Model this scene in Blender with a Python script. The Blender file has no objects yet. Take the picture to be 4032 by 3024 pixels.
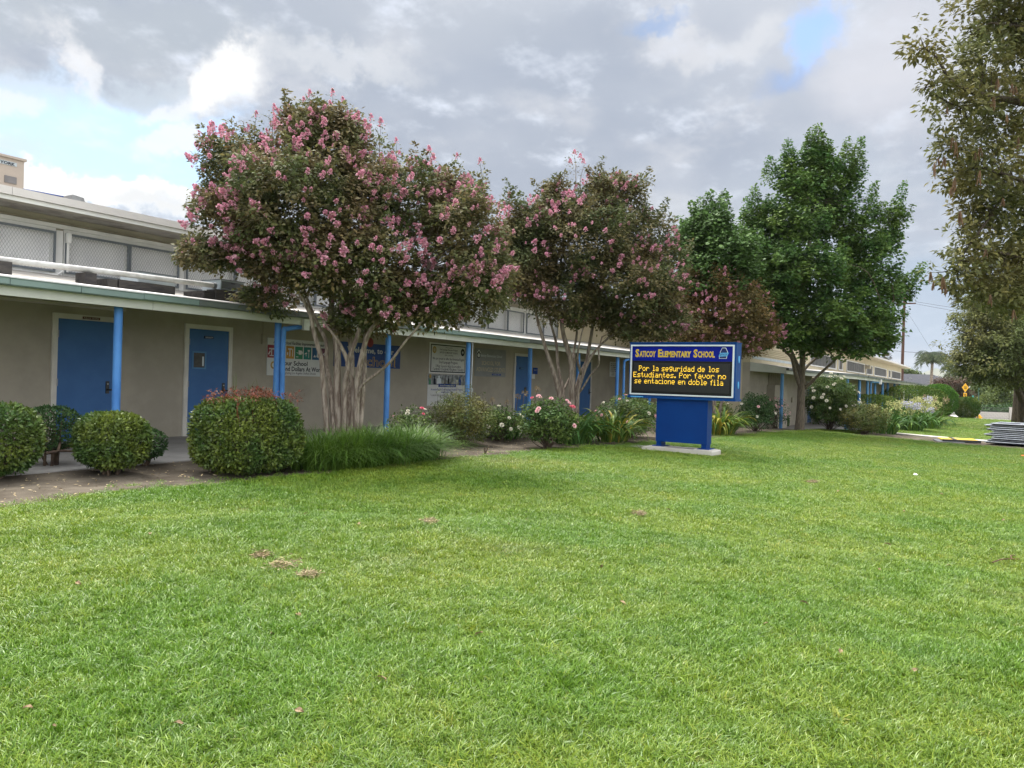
import bpy, math, random
import numpy as np
from mathutils import Matrix, Vector, Euler
random.seed(7); RNG = np.random.default_rng(11)
SC = bpy.context.scene; COL = SC.collection
R = math.radians

# ------------------------------------------------------------------ camera
F = 3000.; RHO = .03; YAW = R(32.46); PIT = -.0047; H = 1.28
_f0 = np.array([math.cos(YAW), math.sin(YAW), 0]); _r0 = np.array([math.sin(YAW), -math.cos(YAW), 0]); _z = np.array([0, 0, 1.])
CF = math.cos(PIT)*_f0 + math.sin(PIT)*_z; _u0 = np.cross(_r0, CF)
CR = math.cos(RHO)*_r0 + math.sin(RHO)*_u0; CU = -math.sin(RHO)*_r0 + math.cos(RHO)*_u0
CC = np.array([0, 0, H])
cam = bpy.data.cameras.new('camera'); cam.sensor_width = 36; cam.lens = 36*F/4032; cam.clip_end = 9000; cam.clip_start = .05
co = bpy.data.objects.new('camera', cam); COL.objects.link(co); SC.camera = co
co.matrix_world = Matrix(((CR[0], CU[0], -CF[0], CC[0]), (CR[1], CU[1], -CF[1], CC[1]), (CR[2], CU[2], -CF[2], CC[2]), (0, 0, 0, 1)))

def ray(x, y): return CF + (x-2016)/F*CR - (y-1512)/F*CU          # direction of a photograph pixel (4032 x 3024)
def at(x, y, Z): return CC + ray(x, y)*Z                            # point of that pixel at depth Z
def onY(x, y, c): d = ray(x, y); return CC + d*(c/d[1])
def onX(x, y, c): d = ray(x, y); return CC + d*(c/d[0])
def ang(px): return px/F

# ------------------------------------------------------------------ light, sky, exposure
EXPO = 2.22
SUN_EL, SUN_AZ = R(58), R(58)            # azimuth from +X towards +Y
SC.view_settings.view_transform = 'Standard'; SC.view_settings.look = 'None'
SC.view_settings.exposure = EXPO; SC.view_settings.gamma = 1; SC.view_settings.use_curve_mapping = False
sun = bpy.data.lights.new('sun', 'SUN'); sun.energy = 1.5; sun.angle = R(25); sun.color = (1, .96, .9)
so = bpy.data.objects.new('sun', sun); COL.objects.link(so)
sd = Vector((math.cos(SUN_EL)*math.cos(SUN_AZ), math.cos(SUN_EL)*math.sin(SUN_AZ), math.sin(SUN_EL)))
so.rotation_euler = sd.to_track_quat('Z', 'Y').to_euler(); so.location = (0, 0, 30)

def s2l(c): return tuple(((v/255)/12.92 if v/255 <= .04045 else ((v/255+.055)/1.055)**2.4) for v in c)
W = bpy.data.worlds.new('World'); SC.world = W; W.use_nodes = True
nt = W.node_tree; nt.nodes.clear(); N = nt.nodes.new; L = nt.links.new
STR = .1
def k_(c, g=1.0): return tuple(v*g/(STR*2**EXPO) for v in s2l(c)) + (1,)
out = N('ShaderNodeOutputWorld'); bg = N('ShaderNodeBackground'); bg.inputs['Strength'].default_value = STR
L(bg.outputs[0], out.inputs[0])
sky = N('ShaderNodeTexSky'); sky.sky_type = 'NISHITA'; sky.sun_disc = False; sky.sun_elevation = SUN_EL
sky.sun_rotation = math.pi/2 - SUN_AZ; sky.air_density = 1.0; sky.dust_density = 1.5; sky.ozone_density = 1.2
tc = N('ShaderNodeTexCoord')
def vm(op, a, b=None, sc=None):
    n = N('ShaderNodeVectorMath'); n.operation = op
    for i, v in enumerate((a, b)):
        if v is None: continue
        if hasattr(v, 'links'): L(v, n.inputs[i])
        else: n.inputs[i].default_value = v
    if sc is not None: n.inputs['Scale'].default_value = sc
    return n.outputs['Value'] if op in ('DOT_PRODUCT', 'LENGTH') else n.outputs[0]
def mm(op, a, b=None, c=None, clamp=False):
    n = N('ShaderNodeMath'); n.operation = op; n.use_clamp = clamp
    for i, v in enumerate((a, b, c)):
        if v is None: continue
        if hasattr(v, 'links'): L(v, n.inputs[i])
        else: n.inputs[i].default_value = v
    return n.outputs[0]
def sstep(v, a, b):
    n = N('ShaderNodeMapRange'); n.interpolation_type = 'SMOOTHSTEP'; L(v, n.inputs[0])
    n.inputs[1].default_value = a; n.inputs[2].default_value = b
    return n.outputs[0]
def mix(f, a, b):
    n = N('ShaderNodeMix'); n.data_type = 'RGBA'
    for i, v in ((0, f), (6, a), (7, b)):
        if hasattr(v, 'links'): L(v, n.inputs[i])
        else: n.inputs[i].default_value = v
    return n.outputs[2]
def noise(v, s, d=6, r=.55, dist=0.):
    n = N('ShaderNodeTexNoise'); L(v, n.inputs['Vector']); n.inputs['Scale'].default_value = s
    n.inputs['Detail'].default_value = d; n.inputs['Roughness'].default_value = r; n.inputs['Distortion'].default_value = dist
    return n
D = tc.outputs['Generated']
sepd = N('ShaderNodeSeparateXYZ'); L(D, sepd.inputs[0])
zz = mm('ADD', mm('MAXIMUM', sepd.outputs[2], 0.), .22)
cb = N('ShaderNodeCombineXYZ'); L(mm('DIVIDE', sepd.outputs[0], zz), cb.inputs[0]); L(mm('DIVIDE', sepd.outputs[1], zz), cb.inputs[1])
plane = cb.outputs[0]                                               # a cloud deck seen from below
nA = noise(plane, 1.1, 7, .5); nB = noise(plane, 3.2, 6, .55); nW = noise(D, 5.5, 8, .6)
nW2 = noise(D, 2.2, 3, .5)
nF = noise(D, 24., 8, .65)
warp0 = vm('ADD', D, vm('SCALE', vm('SUBTRACT', nF.outputs['Color'], (.5, .5, .5)), None, .075))
warp = vm('ADD', warp0, vm('ADD', vm('SCALE', vm('SUBTRACT', nW.outputs['Color'], (.5, .5, .5)), None, .16), vm('SCALE', vm('SUBTRACT', nW2.outputs['Color'], (.5, .5, .5)), None, .12)))
cloud = mix(sstep(nA.outputs['Fac'], .36, .64), k_((176, 186, 203)), k_((212, 218, 228)))
cloud = mix(mm('MULTIPLY', sstep(nB.outputs['Fac'], .5, .72), .7), cloud, k_((233, 235, 240)))
# overcast deck brighter towards zenith and veiled sun, boosted out of view for soft light
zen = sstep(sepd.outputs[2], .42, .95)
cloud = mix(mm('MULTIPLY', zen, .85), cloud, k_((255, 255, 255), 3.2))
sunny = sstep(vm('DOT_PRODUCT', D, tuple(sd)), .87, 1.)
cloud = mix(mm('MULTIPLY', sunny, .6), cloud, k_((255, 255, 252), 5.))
# brightness added to the unseen sky opposite the sun, filling the shaded fronts
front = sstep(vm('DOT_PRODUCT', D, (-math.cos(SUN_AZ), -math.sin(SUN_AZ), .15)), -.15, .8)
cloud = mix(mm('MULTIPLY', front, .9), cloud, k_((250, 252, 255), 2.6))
def blob(px, py, a, b, lo=.25, hi=1., rot=0.):
    c = ray(px, py); c = c/np.linalg.norm(c)
    rr = CR*math.cos(rot) + CU*math.sin(rot); uu = -CR*math.sin(rot) + CU*math.cos(rot)
    rr = rr - c*rr.dot(c); uu = uu - c*uu.dot(c)
    v = vm('SUBTRACT', warp, tuple(c))
    dx = vm('DOT_PRODUCT', v, tuple(rr/ang(a))); dy = vm('DOT_PRODUCT', v, tuple(uu/ang(b)))
    d = mm('SQRT', mm('ADD', mm('POWER', dx, 2.), mm('POWER', dy, 2.)))
    return mm('SUBTRACT', 1., sstep(d, lo, hi))
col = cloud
nG = noise(plane, 7., 8, .62)
def lay(m, c, amt=1., w=0.):
    global col
    if w: m = sstep(mm('ADD', m, mm('MULTIPLY', mm('SUBTRACT', nG.outputs['Fac'], .5), w*.75)), .0, 1.)
    col = mix(mm('MULTIPLY', m, amt), col, c)
blue = mix(.5, sky.outputs[0], k_((168, 205, 240)))
lay(blob(1850, 760, 1400, 360, .2), k_((172, 182, 199)), .7)
lay(blob(300, 40, 1100, 150, .2), k_((190, 199, 209)), .75)
lay(blob(1500, 60, 900, 200, .2), k_((192, 200, 212)), .6)
lay(blob(430, 600, 640, 300, .45, 1.), mix(.6, blue, k_((166, 206, 241))), 1., .8)
lay(blob(120, 330, 230, 110, .1), k_((222, 233, 242)), .7)
lay(blob(100, 640, 260, 110, .1), k_((226, 238, 247)), .6)
lay(blob(330, 250, 190, 80, .05, 1., -.9), k_((252, 253, 255)), .8, 1.1)
lay(blob(60, 420, 110, 60, .3, 1.), k_((252, 253, 255)), .6, 1.6)
lay(blob(600, 330, 220, 110, .1), k_((214, 226, 237)), .75, 1.6)
lay(blob(930, 340, 330, 150, .0, 1., .6), k_((244, 246, 249)), .8, .9)
lay(blob(880, 340, 210, 100, .1, 1., .6), k_((255, 255, 252), 1.12), .95, 1.2)
lay(blob(700, 430, 120, 60, .3, 1., .4), k_((248, 251, 255)), .8, 1.6)
lay(blob(1330, 260, 420, 90, .05), k_((228, 232, 238)), .7, .9)
lay(blob(760, 560, 150, 70, .4, 1., .5), k_((250, 252, 255)), .85, 1.6)
lay(blob(430, 800, 500, 95, .5, 1.), k_((255, 255, 253), 1.1), 1., 1.6)
lay(blob(700, 850, 260, 70, .2), k_((226, 230, 234)), .6)
lay(blob(2720, 150, 260, 140, .05, 1.), k_((230, 232, 237)), .75, .9)
lay(blob(2980, 100, 200, 110, .05, 1.), k_((232, 235, 240)), .7, .9)
lay(blob(2560, 45, 170, 50, .2), k_((160, 188, 232)), .7)
lay(blob(3240, 160, 150, 200, .2, 1., .3), mix(.55, blue, k_((120, 163, 232))), .95, 1.6)
lay(blob(3180, 330, 150, 80, .1), k_((150, 182, 234)), .5)
lay(blob(3620, 260, 330, 300, .2), k_((222, 224, 233)), .7)
lay(blob(2650, 830, 520, 130, .1), k_((212, 217, 224)), .6)
lay(blob(3450, 700, 700, 180, .2), k_((195, 205, 219)), .6)
lay(blob(3600, 1150, 800, 280, .2), k_((186, 205, 226)), .75)
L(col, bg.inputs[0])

# ------------------------------------------------------------------ materials
def mat(name, c, c2=None, rough=.7, spec=.3, scale=6., bump=0., bscale=60., metal=0., detail=5, trans=0., island=None, obrand=False, coord='Object', emit=None, stretch=None, lo=.35, hi=.65):
    m = bpy.data.materials.new(name); m.use_nodes = True
    global nt, N, L
    nt = m.node_tree; nt.nodes.clear(); N = nt.nodes.new; L = nt.links.new
    o = N('ShaderNodeOutputMaterial'); p = N('ShaderNodeBsdfPrincipled')
    p.inputs['Roughness'].default_value = rough; p.inputs['Specular IOR Level'].default_value = spec; p.inputs['Metallic'].default_value = metal
    v = N('ShaderNodeNewGeometry').outputs['Position'] if coord == 'World' else N('ShaderNodeTexCoord').outputs[coord]
    if stretch: v = vm('MULTIPLY', v, stretch)
    c = tuple(c)+(1,); c2 = tuple(c2)+(1,) if c2 else tuple(x*.78 for x in c[:3])+(1,)
    nz = noise(v, scale, detail, .6)
    colr = mix(sstep(nz.outputs['Fac'], lo, hi), c, c2)
    if island:                                                    # list of extra tints chosen leaf by leaf
        g = N('ShaderNodeNewGeometry'); rnd = g.outputs['Random Per Island']
        if obrand:
            rnd = N('ShaderNodeObjectInfo').outputs['Random']
        cr = N('ShaderNodeValToRGB'); L(rnd, cr.inputs[0]); els = cr.color_ramp.elements
        while len(els) < len(island): els.new(.5)
        for i, cc in enumerate(island):
            els[i].position = cc[3]; els[i].color = (cc[0], cc[1], cc[2], 1)
        mm_ = N('ShaderNodeMix'); mm_.data_type = 'RGBA'; mm_.blend_type = 'MULTIPLY'; mm_.inputs[0].default_value = 1
        L(colr, mm_.inputs[6]); L(cr.outputs[0], mm_.inputs[7]); colr = mm_.outputs[2]
    L(colr, p.inputs['Base Color'])
    if bump:
        b = N('ShaderNodeBump'); b.inputs['Strength'].default_value = bump; b.inputs['Distance'].default_value = .02
        L(noise(v, bscale, 4, .6).outputs['Fac'], b.inputs['Height']); L(b.outputs[0], p.inputs['Normal'])
    if emit:
        p.inputs['Emission Color'].default_value = emit[:3]+(1,); p.inputs['Emission Strength'].default_value = emit[3]
    sh = p.outputs[0]
    if trans:
        t = N('ShaderNodeBsdfTranslucent'); L(colr, t.inputs[0]); x = N('ShaderNodeMixShader'); x.inputs[0].default_value = trans
        L(sh, x.inputs[1]); L(t.outputs[0], x.inputs[2]); sh = x.outputs[0]
    L(sh, o.inputs[0]); return m
ISL = [(.6, .6, .55, 0.), (1, 1, 1, .35), (1.2, 1.15, 1.05, .8), (1.45, 1.35, 1.1, 1.)]
MT = {}
MT['stucco'] = mat('stucco', (.39, .355, .29), (.325, .298, .245), .92, .1, 1.3, .25, 220)
MT['stucco_cream'] = mat('stucco_cream', (.55, .48, .345), (.50, .44, .32), .92, .1, 1.3, .2, 200)
MT['upper'] = mat('upper_band', (.41, .38, .315), (.37, .345, .285), .9, .1, 1.5, .15, 200)
MT['soffit'] = mat('soffit', (.42, .39, .33), (.38, .35, .30), .85, .1, 2)
MT['trim'] = mat('fascia_paint', (.55, .565, .52), (.49, .505, .465), .6, .3, 1.8, .05, 80)
MT['white'] = mat('white_paint', (.74, .74, .73), (.66, .66, .65), .55, .3, 3)
MT['parapet'] = mat('roof_edge', (.62, .59, .575), (.56, .535, .52), .6, .3, 1.2)
MT['gutter'] = mat('gutter_green', (.17, .24, .225), (.15, .21, .20), .45, .4, 2)
MT['gutter_grey'] = mat('gutter_grey', (.12, .14, .135), (.10, .115, .115), .5, .4, 2)
MT['roofing'] = mat('roofing', (.42, .40, .37), (.27, .25, .23), .95, .1, 3, .4, 60)
MT['blue_door'] = mat('door_blue', (.055, .145, .34), (.048, .13, .31), .45, .16, 2.5)
MT['blue_post'] = mat('post_blue', (.085, .25, .58), (.065, .20, .50), .45, .16, 3)
MT['blue_post_far'] = mat('post_blue_worn', (.07, .22, .42), (.05, .17, .36), .45, .4, 3)
MT['navy_post'] = mat('post_navy', (.02, .04, .14), None, .5, .3, 3)
MT['frame'] = mat('door_frame_paint', (.64, .62, .57), (.57, .55, .51), .6, .3, 3)
MT['black'] = mat('black_metal', (.02, .02, .022), None, .4, .5, 4)
MT['steel'] = mat('steel', (.35, .36, .37), (.28, .29, .30), .4, .5, 5, metal=.6)
MT['concrete'] = mat('concrete', (.30, .29, .265), (.23, .22, .205), .9, .1, 2.2, .25, 90)
MT['walk'] = mat('walkway_concrete', (.32, .31, .295), (.26, .25, .24), .85, .15, 1.4, .2, 120)
MT['pathc'] = mat('path_concrete', (.52, .50, .45), (.44, .42, .38), .9, .1, 1.5, .2, 80)
MT['soil'] = mat('soil', (.135, .115, .090), (.070, .058, .045), .95, .05, 1.6, .6, 26, coord='World')
MT['lawn'] = mat('lawn_soil', (.11, .15, .035), (.16, .16, .06), .95, .05, 1.1, .5, 40, coord='World')
MT['ground'] = mat('dry_ground', (.22, .20, .15), (.15, .17, .08), .95, .05, .05, coord='World')
MT['bark_m'] = mat('myrtle_bark', (.31, .265, .22), (.15, .115, .092), .75, .2, 9, .35, 40, stretch=(3., 3., .45), lo=.38, hi=.6)
MT['bark_g'] = mat('ginkgo_bark', (.175, .145, .11), (.08, .066, .052), .9, .1, 14, .8, 30, stretch=(3., 3., .35))
MT['bark_d'] = mat('dark_bark', (.085, .068, .05), (.04, .033, .026), .9, .1, 12, .8, 20, stretch=(2.5, 2.5, .4))
MT['twig'] = mat('twig', (.13, .095, .065), (.07, .05, .04), .85, .15, 10)
MT['leaf_m'] = mat('myrtle_leaf', (.098, .128, .052), (.175, .138, .075), .62, .15, 1.6, trans=.3, island=ISL, coord='World')
MT['leaf_m2'] = mat('myrtle_leaf_bronze', (.086, .112, .046), (.150, .120, .060), .62, .15, 1.3, trans=.3, island=ISL, coord='World')
MT['leaf_m3'] = mat('myrtle_leaf_rust', (.22, .150, .066), (.125, .120, .050), .62, .15, 1.2, trans=.3, island=ISL, coord='World')
MT['leaf_g'] = mat('ginkgo_leaf', (.056, .128, .036), (.105, .17, .038), .62, .12, 1., trans=.3, island=ISL, coord='World')
MT['leaf_g2'] = mat('ginkgo_leaf_light', (.088, .165, .048), (.07, .135, .04), .6, .15, .8, trans=.25, island=ISL, coord='World')
MT['leaf_r'] = mat('carob_leaf', (.115, .135, .056), (.18, .165, .062), .6, .15, .8, trans=.3, island=ISL, coord='World')
MT['leaf_r2'] = mat('far_tree_leaf', (.095, .13, .045), (.14, .145, .05), .6, .15, .4, trans=.3, island=ISL, coord='World')
MT['leaf_h'] = mat('hedge_leaf', (.058, .115, .030), (.125, .165, .030), .45, .3, 2.4, trans=.2, island=ISL, coord='World')
MT['leaf_hd'] = mat('shrub_leaf_dark', (.036, .085, .03), (.055, .105, .032), .55, .2, 3, trans=.15, island=ISL, coord='World')
MT['leaf_red'] = mat('nandina_red', (.22, .055, .040), (.15, .070, .035), .5, .3, 6, trans=.2, island=ISL, coord='World')
MT['leaf_n'] = mat('nandina_leaf', (.070, .115, .030), (.125, .12, .034), .6, .15, 2, trans=.2, island=ISL, coord='World')
MT['leaf_rose'] = mat('rose_leaf', (.055, .115, .032), (.10, .145, .035), .6, .15, 2.5, trans=.2, island=ISL, coord='World')
MT['leaf_ball'] = mat('ball_hedge_leaf', (.075, .18, .02), (.05, .125, .02), .65, .12, 1.2, trans=.2, island=ISL, coord='World')
MT['leaf_balld'] = mat('clipped_hedge_leaf', (.055, .115, .022), (.10, .14, .026), .65, .1, 1.2, trans=.15, island=ISL, coord='World')
MT['leaf_far'] = mat('far_foliage', (.075, .115, .045), (.11, .145, .05), .7, .1, .5, trans=.15, island=ISL, coord='World')
MT['leaf_rust'] = mat('rust_foliage', (.085, .045, .032), (.065, .055, .03), .6, .2, .8, trans=.15, island=ISL, coord='World')
MT['leaf_yg'] = mat('yellow_green_foliage', (.13, .17, .035), (.07, .115, .03), .6, .2, .8, trans=.2, island=ISL, coord='World')
MT['strap'] = mat('agapanthus_leaf', (.055, .135, .03), (.08, .155, .035), .55, .18, 4, trans=.2, obrand=True, island=[(.55, .7, .6, 0.), (1, 1, 1, .5), (1.5, 1.3, 1., .85), (2.2, 1.6, .9, 1.)])
MT['strap_y'] = mat('agapanthus_leaf_yellowed', (.10, .175, .03), (.15, .19, .04), .55, .2, 4, trans=.25, obrand=True, island=[(.5, .75, .6, 0.), (.9, 1, .9, .45), (1.3, 1.2, .9, .75), (2.9, 1.6, 1.1, 1.)])
MT['lily'] = mat('ornamental_grass_blade', (.080, .175, .028), (.12, .215, .035), .5, .25, 2, trans=.35, island=ISL, coord='World')
MT['palm'] = mat('palm_frond', (.055, .085, .045), (.09, .11, .06), .5, .3, 1, trans=.15, island=ISL, coord='World')
MT['palm_dry'] = mat('palm_fan', (.10, .105, .05), (.17, .14, .08), .6, .3, 1, trans=.1, island=ISL, coord='World')
MT['pink'] = mat('blossom_pink', (.66, .25, .37), (.76, .45, .53), .6, .2, 20, trans=.3, island=[(.7, .65, .7, 0.), (1, 1, 1, .5), (1.15, 1.3, 1.25, 1.)])
MT['pink_pale'] = mat('rose_pink', (.85, .45, .50), (.9, .62, .62), .6, .2, 30, trans=.3)
MT['rose_deep'] = mat('rose_deep_pink', (.75, .12, .22), (.8, .25, .3), .6, .2, 30, trans=.3)
MT['rose_white'] = mat('rose_white', (.86, .83, .74), (.8, .76, .62), .6, .2, 30, trans=.3)
MT['umbel_g'] = mat('umbel_green', (.36, .40, .16), (.42, .42, .22), .6, .2, 30, trans=.3, island=ISL)
MT['umbel_l'] = mat('umbel_lavender', (.42, .42, .62), (.50, .52, .66), .6, .2, 30, trans=.3, island=ISL)
MT['umbel_d'] = mat('umbel_dry', (.34, .27, .18), (.22, .18, .12), .8, .1, 30, island=ISL)
MT['pod'] = mat('seed_pod', (.15, .085, .045), (.09, .055, .032), .7, .2, 12)
MT['dry'] = mat('dry_leaf', (.24, .165, .10), (.33, .25, .16), .8, .1, 14)
MT['thatch'] = mat('dead_grass', (.26, .21, .13), (.38, .32, .21), .9, .1, 12, island=ISL)
MT['paper'] = mat('paper', (.82, .83, .85), None, .7, .2)
MT['sign_blue'] = mat('sign_cabinet_blue', (.002, .050, .21), (.002, .042, .185), .45, .16, 3)
MT['sign_ped'] = mat('sign_pedestal_blue', (.0005, .036, .185), (.0005, .031, .168), .45, .16, 2)
MT['sign_face'] = mat('sign_header_blue', (.001, .010, .25), None, .45, .16, 2)
MT['alu'] = mat('white_retainer', (.62, .68, .72), (.55, .6, .65), .4, .5, 4)
MT['led'] = mat('led_panel', (.012, .013, .014), (.018, .019, .02), .45, .4, 40)
MT['led_dark'] = mat('led_border', (.006, .006, .007), None, .5, .3)
MT['yellow'] = mat('lettering_yellow', (.62, .42, .02), (.58, .39, .02), .5, .3)
MT['lettershade'] = mat('lettering_edge', (.52, .42, .20), None, .5, .3)
MT['amber'] = mat('led_amber', (.9, .6, .05), None, .5, .2, emit=(1., .62, .045, .27))
MT['amber_rim'] = mat('led_red', (.8, .3, .1), None, .5, .2, emit=(1., .30, .09, .2))
MT['ltblue'] = mat('emblem_light_blue', (.12, .42, .75), None, .5, .3)
MT['navy'] = mat('emblem_navy', (.01, .02, .10), None, .5, .3)
MT['banner'] = mat('banner_vinyl', (.62, .63, .62), (.56, .57, .56), .5, .3, 2)
MT['banner_grey'] = mat('banner_silver', (.23, .24, .235), (.19, .20, .195), .4, .4, 2.5)
MT['banner_blue'] = mat('banner_navy', (.012, .055, .22), (.010, .045, .19), .5, .3, 3)
MT['photo_print'] = mat('printed_photo', (.10, .12, .13), (.34, .36, .38), .5, .3, 6.5, detail=3)
MT['ink'] = mat('ink_dark', (.02, .022, .035), None, .7, .1)
MT['ink_grey'] = mat('ink_grey', (.15, .15, .16), None, .7, .1)
MT['ink_blue'] = mat('ink_blue', (.02, .06, .26), None, .7, .1)
MT['gold'] = mat('gold_print', (.42, .28, .08), (.36, .24, .07), .6, .2)
MT['cream'] = mat('cream_print', (.50, .44, .30), None, .6, .2)
for n_, c_ in dict(p_red=(.30, .045, .06), p_orange=(.48, .25, .045), p_green=(.04, .22, .11), p_teal=(.03, .20, .18), p_blue=(.025, .11, .24), p_plum=(.11, .03, .06), p_mag=(.25, .04, .12)).items():
    MT[n_] = mat('print_'+n_[2:], c_, None, .5, .3, 3)
MT['mesh_wire'] = mat('security_mesh', (.46, .47, .48), (.38, .39, .40), .5, .4, 4, metal=.4)
MT['mesh_frame'] = mat('mesh_frame_grey', (.15, .17, .19), (.12, .14, .16), .5, .4, 4)
MT['blind'] = mat('window_blind', (.84, .84, .85), (.76, .76, .78), .6, .2, 1.5)
MT['screen'] = mat('window_screen', (.075, .072, .068), (.055, .053, .05), .5, .3, 14)
MT['glass'] = mat('dark_glass', (.03, .035, .04), None, .12, .6)
MT['pipe'] = mat('weathered_pipe', (.50, .50, .49), (.38, .37, .36), .6, .3, 7)
MT['timber'] = mat('tarred_timber', (.038, .036, .038), (.065, .06, .055), .85, .15, 6, .4, 20, stretch=(.6, 3., 3.))
MT['zinc'] = mat('zinc_box', (.42, .47, .50), (.36, .41, .44), .5, .4, 3)
MT['zinc_dark'] = mat('box_dark_panel', (.14, .155, .17), None, .5, .4, 3)
MT['hvac'] = mat('hvac_beige', (.44, .37, .31), (.40, .34, .29), .6, .3, 2)
MT['hvac_grey'] = mat('hvac_label', (.20, .19, .19), None, .6, .3, 2)
MT['conduit'] = mat('conduit_paint', (.38, .34, .26), None, .6, .3, 3)
MT['sf_yellow'] = mat('traffic_yellow', (.80, .42, .02), (.74, .38, .02), .5, .3)
MT['board_yellow'] = mat('board_yellow', (.72, .50, .06), (.62, .42, .05), .6, .3, 4)
MT['orange'] = mat('cone_orange', (.80, .13, .03), None, .5, .3)
MT['galv'] = mat('galvanised_pipe', (.55, .58, .62), (.45, .48, .52), .35, .5, 6, metal=.5)
MT['navy_mesh'] = mat('windscreen_mesh', (.012, .014, .035), None, .8, .1)
MT['block'] = mat('grey_block', (.42, .40, .37), (.36, .34, .32), .9, .1, 3)
MT['shingle'] = mat('roof_shingle', (.055, .058, .068), (.075, .075, .085), .9, .1, 4)
MT['house'] = mat('house_white', (.62, .60, .56), None, .8, .2, 2)
MT['wood_pole'] = mat('utility_pole_wood', (.115, .062, .048), (.075, .045, .036), .9, .1, 4, .4, 30, stretch=(3., 3., .3))
MT['hill'] = mat('chaparral', (.10, .12, .08), (.16, .15, .10), .95, .05, .01, coord='World')
MT['street_green'] = mat('green_pole', (.05, .11, .08), None, .5, .4)
MT['teal'] = mat('teal_tarp', (.04, .42, .38), None, .6, .3)

# ------------------------------------------------------------------ mesh helpers
def newmesh(name, v, f, m, smooth=False):
    me = bpy.data.meshes.new(name)
    v = np.asarray(v, dtype=np.float32).reshape(-1, 3)
    if isinstance(f, np.ndarray):
        n, k = f.shape
        me.vertices.add(len(v)); me.vertices.foreach_set('co', v.ravel())
        me.loops.add(n*k); me.loops.foreach_set('vertex_index', f.astype(np.int32).ravel())
        me.polygons.add(n); me.polygons.foreach_set('loop_start', np.arange(0, n*k, k, dtype=np.int32))
        me.update(calc_edges=True)
    else:
        me.from_pydata([tuple(map(float, q)) for q in v], [], f)
    if smooth: me.polygons.foreach_set('use_smooth', np.ones(len(me.polygons), dtype=bool))
    for mm_ in (m if isinstance(m, (list, tuple)) else [m]): me.materials.append(MT[mm_] if isinstance(mm_, str) else mm_)
    return me
def link(name, me, parent=None, loc=None, rot=None, sc=None):
    o = bpy.data.objects.new(name, me); COL.objects.link(o)
    if parent is not None:
        o.parent = parent
        w = Vector((0, 0, 0)); q = parent
        while q is not None: w = w + q.location if q.type == 'EMPTY' else w; q = q.parent
        o.matrix_parent_inverse = Matrix.Translation(-w) if parent.type == 'EMPTY' else Matrix()
    if loc is not None: o.location = loc
    if rot is not None: o.rotation_euler = rot
    if sc is not None: o.scale = sc if hasattr(sc, '__len__') else (sc, sc, sc)
    return o
def tag(o, label=None, cat=None, group=None, kind=None):
    for k, v in (('label', label), ('category', cat), ('group', group), ('kind', kind)):
        if v: o[k] = v
    return o
def thing(name, label, cat, loc, group=None):
    o = bpy.data.objects.new(name, None); COL.objects.link(o); o.location = [float(v) for v in loc]; o.empty_display_size = .2
    return tag(o, label, cat, group)

class MB:
    def __init__(s): s.v = []; s.f = []
    def box(s, x0, x1, y0, y1, z0, z1):
        b = len(s.v); s.v += [(x0, y0, z0), (x1, y0, z0), (x1, y1, z0), (x0, y1, z0), (x0, y0, z1), (x1, y0, z1), (x1, y1, z1), (x0, y1, z1)]
        s.f += [tuple(b+i for i in q) for q in ((3, 2, 1, 0), (4, 5, 6, 7), (0, 1, 5, 4), (1, 2, 6, 5), (2, 3, 7, 6), (3, 0, 4, 7))]; return s
    def prism(s, poly, axis, a, b):                                   # poly (u,v) swept along axis X / Y / Z from a to b
        n = len(poly); k = len(s.v)
        P = {'X': lambda t, u, v: (t, u, v), 'Y': lambda t, u, v: (u, t, v), 'Z': lambda t, u, v: (u, v, t)}[axis]
        s.v += [P(a, u, v) for u, v in poly] + [P(b, u, v) for u, v in poly]
        s.f += [tuple(range(k, k+n)), tuple(range(k+2*n-1, k+n-1, -1))] + [(k+i, k+(i+1) % n, k+n+(i+1) % n, k+n+i) for i in range(n)]; return s
    def tube(s, pts, r, n=8, cap=True):
        pts = [np.array(p, float) for p in pts]; rs = r if hasattr(r, '__len__') else [r]*len(pts)
        k = len(s.v); t0 = pts[1]-pts[0]; a = np.cross(t0, (0, 0, 1.) if abs(t0[2]) < .9*np.linalg.norm(t0) else (1., 0, 0)); a /= np.linalg.norm(a)
        for i, p in enumerate(pts):
            t = pts[min(i+1, len(pts)-1)]-pts[max(i-1, 0)]; t = t/(np.linalg.norm(t)+1e-9)
            a = a - t*a.dot(t); a /= (np.linalg.norm(a)+1e-9); b = np.cross(t, a)
            s.v += [tuple(p + rs[i]*(math.cos(2*math.pi*j/n)*a + math.sin(2*math.pi*j/n)*b)) for j in range(n)]
        for i in range(len(pts)-1):
            s.f += [(k+i*n+j, k+i*n+(j+1) % n, k+(i+1)*n+(j+1) % n, k+(i+1)*n+j) for j in range(n)]
        if cap: s.f += [tuple(range(k+n-1, k-1, -1)), tuple(range(k+(len(pts)-1)*n, k+len(pts)*n))]
        return s
    def quad(s, *p): k = len(s.v); s.v += [tuple(map(float, q)) for q in p]; s.f.append(tuple(range(k, k+len(p)))); return s
    def build(s, name, m, parent=None, smooth=False, **kw):
        return link(name, newmesh(name, s.v, s.f, m, smooth), parent, **kw)
def curve(pts, n=4):                                                # Catmull-Rom through points
    p = [np.array(q, float) for q in pts]; p = [2*p[0]-p[1]] + p + [2*p[-1]-p[-2]]; o = []
    for i in range(1, len(p)-2):
        for j in range(n):
            t = j/n; o.append(.5*((2*p[i]) + (-p[i-1]+p[i+1])*t + (2*p[i-1]-5*p[i]+4*p[i+1]-p[i+2])*t*t + (-p[i-1]+3*p[i]-3*p[i+1]+p[i+2])*t**3))
    o.append(p[-2]); return o
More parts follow.
